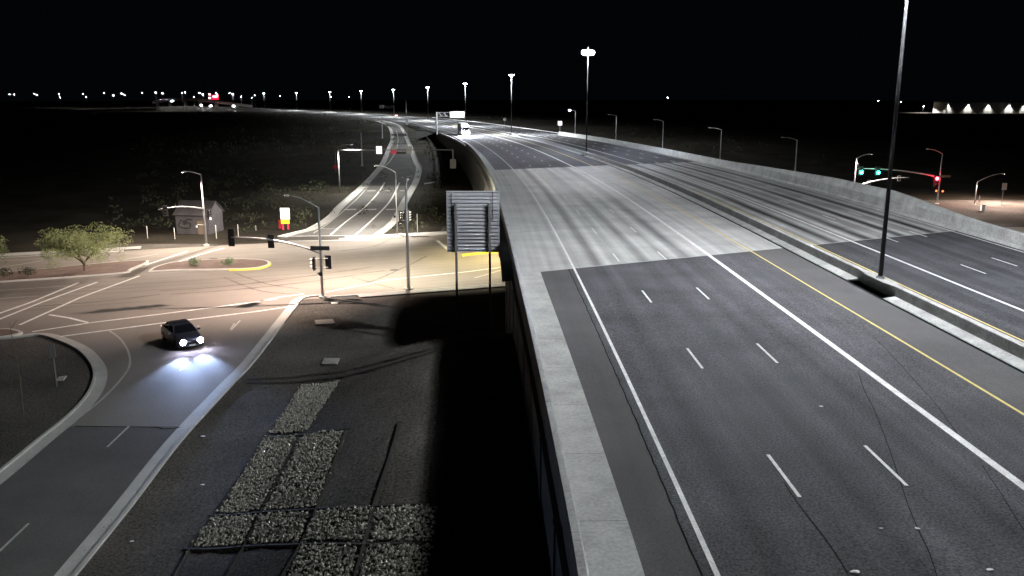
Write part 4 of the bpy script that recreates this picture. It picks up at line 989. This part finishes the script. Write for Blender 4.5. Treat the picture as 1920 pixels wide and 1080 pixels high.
# ---- the car on the near ramp (local +X is forward)
def make_car(name, label, cat):
    o = thing(name, label, cat)
    def sect(x, w, z0, z1, tw=.9, mid=.6):
        zm = z0+(z1-z0)*mid
        return [Vector((x, -w*.88, z0)), Vector((x, -w, z0+.12)), Vector((x, -w, zm)), Vector((x, -w*tw, z1)), Vector((x, 0, z1+.02)), Vector((x, w*tw, z1)), Vector((x, w, zm)), Vector((x, w, z0+.12)), Vector((x, w*.88, z0))]
    body = [sect(2.32, .62, .32, .60), sect(2.22, .78, .26, .70), sect(1.95, .87, .22, .80), sect(1.3, .90, .20, .92, .86), sect(.75, .91, .20, .98, .88), sect(-.3, .91, .20, .98, .9), sect(-1.5, .91, .20, 1.0, .9), sect(-2.0, .87, .24, 1.02, .88), sect(-2.30, .78, .30, .98, .9), sect(-2.36, .70, .40, .80)]
    MB().ext(None, body).build('body', 'car_paint', o, smooth=False)
    def gs(x, w, z): return [Vector((x, -w, z)), Vector((x, w, z))]
    gh = [((.95, .80, .965), (.30, .60, 1.38)), ]
    MB().ext(None, [[Vector((.28, -.58, 1.40)), Vector((.28, .58, 1.40)), Vector((.28, .58, 1.34)), Vector((.28, -.58, 1.34))], [Vector((-.5, -.62, 1.46)), Vector((-.5, .62, 1.46)), Vector((-.5, .62, 1.38)), Vector((-.5, -.62, 1.38))], [Vector((-1.15, -.58, 1.40)), Vector((-1.15, .58, 1.40)), Vector((-1.15, .58, 1.34)), Vector((-1.15, -.58, 1.34))]]).build('roof', 'car_paint', o)
    MB().add([(1.0, -.76, .97), (1.0, .76, .97), (.28, .58, 1.39), (.28, -.58, 1.39)], [(0, 1, 2, 3)]).build('windscreen', 'glass', o)
    MB().add([(-1.85, -.72, 1.0), (-1.85, .72, 1.0), (-1.15, .58, 1.39), (-1.15, -.58, 1.39)], [(0, 3, 2, 1)]).build('rear_window', 'glass', o)
    for sy in (-1, 1):
        MB().add([(.95, sy*.80, .97), (-1.8, sy*.80, 1.0), (-1.15, sy*.60, 1.38), (-.5, sy*.63, 1.42), (.28, sy*.60, 1.38)], [(0, 1, 2, 3, 4)]).build('side_windows', 'glass', o)
        for x in (-.42,): MB().tube([(x, sy*.82, .98), (x+.02, sy*.62, 1.41)], .035, 6).build('door_pillar', 'car_paint', o)
        MB().tube([(.97, sy*.79, .97), (.28, sy*.60, 1.39)], .035, 6).build('front_pillar', 'car_paint', o)
        mr = MB().box((.62, sy*.99, 1.0), (.14, .2, .13)).build('wing_mirror', 'car_paint', o)
        h = MB().ext(None, [[Vector((2.16, sy*.50, .62)), Vector((2.16, sy*.76, .62)), Vector((2.16, sy*.76, .74)), Vector((2.16, sy*.50, .74))], [Vector((2.33, sy*.46, .56)), Vector((2.30, sy*.68, .56)), Vector((2.28, sy*.68, .68)), Vector((2.31, sy*.46, .68))]]).build('headlight', 'chrome', o)
        MB().tube([(2.30, sy*.57, .62), (2.345, sy*.57, .62)], [.20, .17], 12).build('lens', 'head_lens', h)
        MB().box((-2.30, sy*.60, .82), (.14, .28, .14)).build('tail_light', 'tail_lens', o)
        for x in (1.42, -1.42):
            wt = MB(); wt.tube([(x, sy*.72, .32), (x, sy*.93, .32)], .32, 18); wt = wt.build('wheel', 'rubber', o)
            MB().tube([(x, sy*.90, .32), (x, sy*.945, .32)], [.21, .19], 14).build('rim', 'chrome', wt)
        MB().box((0, sy*.925, .72), (.18, .03, .03)).build('door_handle', 'chrome', o)
    MB().box((2.33, 0, .50), (.06, .9, .16)).build('grille', 'rubber', o); MB().box((2.37, 0, .38), (.02, .42, .13)).build('number_plate', 'sign_white', o)
    return o
car = make_car('dark_car', 'dark sedan with blazing headlights driving down the near ramp', 'car')
cp = atz(330, 652, 0); car.location = (cp.x, cp.y+1.4, .02); hd_ = R(-90+37); car.rotation_euler = (0, 0, hd_); car.scale = (1.16, 1.16, 1.16)
for sy in (-1, 1):
    L = spot('headlight_beam', (2.42, sy*.57, .62), car, 8500, (.42, .58, 1.0), size=42, blend=1.0, rad=.08, rot=(0, R(90-7.5), 0))
    L.rotation_euler = (0, R(-90+8.5), 0)
    L.rotation_euler = Vector((1, -.34+.10*sy, -.11)).to_track_quat('-Z', 'Y').to_euler()
# ---- truck on the freeway
tp = fw(6.9, 300); tk = thing('semi_truck', 'approaching semi truck with dazzling white headlights on the freeway', 'truck', (tp.x, tp.y, tp.z+.02), R(-90)-fwh(300))
MB().box((1.0, 0, 2.0), (2.0, 2.4, 2.4)).build('cab', 'car_paint', tk); MB().box((2.35, 0, 1.5), (1.0, 1.9, 1.3)).build('bonnet', 'car_paint', tk)
MB().box((-7.2, 0, 2.65), (13.5, 2.55, 2.8)).build('trailer', 'sign_grey', tk); MB().box((2.01, 0, 2.6), (.03, 2.0, .8)).build('windscreen', 'glass', tk)
MB().box((2.9, 0, .75), (.25, 2.4, .5)).build('bumper', 'chrome', tk); MB().box((2.87, 0, 1.4), (.05, 1.2, 1.0)).build('grille', 'chrome', tk)
for sy in (-1, 1):
    for x in (2.3, -.2, -1.3, -11.5, -12.7): MB().tube([(x, sy*.95, .5), (x, sy*1.22, .5)], .5, 14).build('wheel', 'rubber', tk)
    h = MB().box((2.88, sy*.85, 1.15), (.1, .4, .35)).build('headlight', 'chrome', tk); MB().box((2.96, sy*.85, 1.15), (.06, .9, .75)).build('lens', 'truck_lens', h)
    MB().box((2.05, sy*1.35, 2.5), (.12, .2, .8)).build('mirror', 'chrome', tk)
for sy in (-.5, .5): MB().tube([(3.0, sy, .8), (3.06, sy, .8)], .3, 10).build('glare_disc', 'truck_lens', tk)  # glowing discs added below the headlights to widen their glare
for k in range(5): MB().box((1.95, -.9+.45*k, 3.25), (.14, .3, .22)).build('roof_marker', 'truck_lens', tk)
for sy in (-1, 1):
    L = spot('truck_beam', (3.1, sy*.85, 1.15), tk, 60000, (.82, .84, 1.0), size=60, blend=.9, rad=.15); L.rotation_euler = Vector((1, 0, -.06)).to_track_quat('-Z', 'Y').to_euler()
# ---- warehouse far right
YW = 865.0; wa = aty(1776, 213, YW); wb = aty(2010, 214, YW); wz = aty(1800, 191, YW).z
o = thing('warehouse', 'long pale warehouse with wall lamps on the far right horizon', 'building', (wa.x, YW, 5.0))
LW = wb.x-wa.x; HW = wz-5.0; nb = 7
for k in range(nb):
    hh = HW*(1.0 if k % 3 else .97); MB().box((LW*(k+.5)/nb, .15*(k % 2)+15, hh/2-.2), (LW/nb-.15, 30, hh)).build('wall_panel', 'warehouse', o)
MB().box((LW/2, 15, HW+.1), (LW+.6, 30.6, .35)).build('roof_edge', 'sign_grey', o)
for px in (1777, 1815, 1853, 1892, 1921, 1950):
    X = aty(px, 200, YW).x-wa.x; z = aty(px, 197.5, YW).z-5
    l = MB().box((X, -.35, z), (.6, .6, .3)).build('wall_lamp', 'galv', o); MB().box((X, -.45, z-.2), (.8, .5, .1)).build('lens', 'far_lens', l)
    L = spot('wall_lamp_beam', (X, -1.1, z-.3), o, (8000 if px % 2 else 12000), (1.0, .98, .86), size=105, blend=.6, rad=.3); L.rotation_euler = Vector((0, .42, -1)).to_track_quat('-Z', 'Y').to_euler()
    for dx in (-3.2, 3.2): MB().box((X+dx, -.05, 1.6), (2.6, .3, 3.2)).build('dock_door', 'sign_white', o)
# ---- far lights on the left horizon
def far_lamp(px, py, label, Y=1400, r=.9, light=None, m_='far_lens', grp='distant lamps on the left horizon'):
    t = aty(px, py, Y); gz = T(t.x, Y); o = thing('distant_light', label, 'street light', (t.x, Y, gz), 0, grp)
    MB().tube([(0, 0, -.3), (0, 0, t.z-gz)], [.3, .15], 6).build('pole', 'pole_dark', o)
    MB().tube([(0, 0, t.z-gz-.2), (0, 0, t.z-gz+.1)], [r*.4, r*.6], 10).build('lamp_head', m_, o)
    if light: spot('far_lamp_beam', (0, 0, t.z-gz-.6), o, light, (1, .95, .88), size=165, blend=.4, rad=.6, web=(1.0, .25))
FLP = [(18, 177, .9), (27, 178, .5), (64, 175.5, .9), (69, 178, .9), (110, 176, .8), (113, 183, .9), (155, 176, .7), (162, 181.5, 1.0), (195, 175, 1.1), (212, 179, 1.0), (228, 175, .9), (233, 177.5, 1.1), (267, 174, 1.1), (292, 173.5, 1.1), (305, 175, 1.0), (341, 174.5, 1.0), (347, 173.5, .9), (374, 174.5, .9), (363, 182, .7), (405, 173.5, .8), (430, 175, .5), (452, 181, .6), (478, 179, .9), (472, 183, .6), (525, 180, 1.0), (621, 181.5, 1.0), (655, 182, .4)]
ords = ['first', 'second', 'third', 'fourth', 'fifth', 'sixth', 'seventh', 'eighth', 'ninth', 'tenth', 'eleventh', 'twelfth', 'thirteenth', 'fourteenth', 'fifteenth', 'sixteenth', 'seventeenth', 'eighteenth', 'nineteenth', 'twentieth', 'twenty first', 'twenty second', 'twenty third', 'twenty fourth', 'twenty fifth', 'twenty sixth', 'twenty seventh']
for i, (px, py, r) in enumerate(sorted(FLP)): far_lamp(px, py, ords[i]+' distant white lamp from the left edge along the horizon', 1030 if 285 < px < 410 else 1250+40*(i % 7), r, 12000 if i in (4, 7, 9, 12, 14, 16, 19) else None)
for px, py, lab, r in ((1252, 183.5, 'lone distant lamp above the far carriageway right of centre', .8), (1647, 189, 'faint distant lamp left of the dark tall pole', .5), (1689, 190.5, 'faint distant lamp just right of the dark tall pole', .5), (1731.5, 199.5, 'distant yard lamp just left of the warehouse', .9)):
    far_lamp(px, py, lab, 900, r*.8, 60000 if px > 1700 else None, grp='distant lamps on the right horizon')
# ---- far overpass and its traffic
YO = 1080.0
o = thing('overpass', 'distant lit overpass embankment on the left horizon', 'overpass', (0, YO, 0))
top = [aty(x, y, YO) for x, y in ((285, 192), (310, 187), (345, 185.3), (380, 187.5), (420, 192), (470, 198))]; top = smooth_pts([Vector((t.x, 0, t.z)) for t in top], 5)
MB().ext(None, [[t, t+Vector((0, 9, 0)), Vector((t.x, 9, t.z-2.2)), Vector((t.x, 0, t.z-2.2))] for t in top]).build('deck', 'concrete', o)
MB().ext(None, [[t+Vector((0, -.4, 1.0)), t+Vector((0, -.1, 1.0)), t+Vector((0, -.1, -.2)), t+Vector((0, -.4, -.2))] for t in top]).build('barrier', 'concrete', o)
for k in range(2, len(top), 4): MB().box((top[k].x, 4, (top[k].z-2.2+4)/2), (1.5, 7, top[k].z-2.2-4)).build('pier', 'wall_concrete', o)
fc = None
def far_car(px, py, Y, label, rz):
    global fc
    p = aty(px, py, Y)
    if fc is None:
        fc = thing('distant_car', label, 'car'); MB().ext(None, [[Vector((x, -.9, .3)), Vector((x, .9, .3)), Vector((x, .8, h)), Vector((x, -.8, h))] for x, h in ((2.2, .7), (1.0, .95), (.3, 1.4), (-1.1, 1.4), (-2.2, .95))]).build('body', 'car_paint', fc)
        for sy in (-1, 1): MB().tube([(2.2, sy*.6, .62), (2.3, sy*.6, .62)], .28, 10).build('headlight', 'truck_lens', fc)
        for sy in (-1, 1):
            for x in (1.4, -1.4): MB().tube([(x, sy*.7, .3), (x, sy*.92, .3)], .3, 10).build('wheel', 'rubber', fc)
        c = fc
    else: c = copy_tree(fc); c['label'] = label
    c.location = (p.x, Y, p.z-.6); c.rotation_euler = (0, 0, rz); c['group'] = 'distant cars on the left horizon'
for px, py, lab in ((323, 189.5, 'distant car with white headlights at the left foot of the overpass'), (377, 197.5, 'distant car with white headlights, leftmost of three below the overpass'), (395, 198, 'distant car with white headlights, middle of three below the overpass'), (438, 199, 'distant car with brightest headlights, rightmost of three below the overpass')):
    far_car(px, py, YO-40 if px != 323 else YO-15, lab, R(-70))
rd = MB(); pts = [aty(x, y, YO-40) for x, y in ((300, 200), (340, 199), (395, 200), (438, 201), (480, 203), (520, 206))]
rd.ext(None, [[p_, p_+Vector((0, 12, .0)), p_+Vector((0, 12, -6)), p_+Vector((0, 0, -6))] for p_ in pts]); rd = rd.build('far_road', 'shoulder'); tag(rd, 'distant raised road below the overpass', 'road', kind='structure')
# red lit sign by the overpass
YR = 1060.0; p = aty(401, 183, YR); o = thing('red_lit_sign', 'bright red lit sign board beside the distant overpass', 'sign', (p.x, YR, 5))
def rr2(x0, y0, x1, y1, m_, nm, dy):
    a = aty(x0, y0, YR); b = aty(x1, y1, YR); MB().box(((a.x+b.x)/2-p.x, dy, (a.z+b.z)/2-5), (abs(b.x-a.x), .3, abs(b.z-a.z))).build(nm, m_, o)
rr2(397, 178, 410, 187, 'far_red', 'red_board', 0); rr2(399.5, 179.5, 407.5, 183, 'far_pink', 'bright_text_panel', -.4); rr2(406, 176, 409, 181, 'far_pink', 'bright_corner_panel', -.4); rr2(391, 175.5, 395, 178.5, 'far_pink', 'side_lamp', 0); rr2(391, 182, 395.5, 185.5, 'far_pink', 'side_lamp', 0)
MB().tube([(0, .5, -.5), (0, .5, aty(401, 184, YR).z-5)], .4, 8).build('post', 'dark_steel', o)
p = aty(743, 217, 560); o = thing('tail_light_marker', 'tiny red and white light at the foot of the distant cantilever sign', 'lamp', (p.x, 560, p.z)); MB().box((0, 0, .2), (1.6, .3, .5)).build('lens', 'far_pink', o); MB().box((0, .3, .1), (1.9, .3, .7)).build('housing', 'marker_red', o); MB().box((0, .3, -.9), (.2, .2, 1.6)).build('stand', 'dark_steel', o)
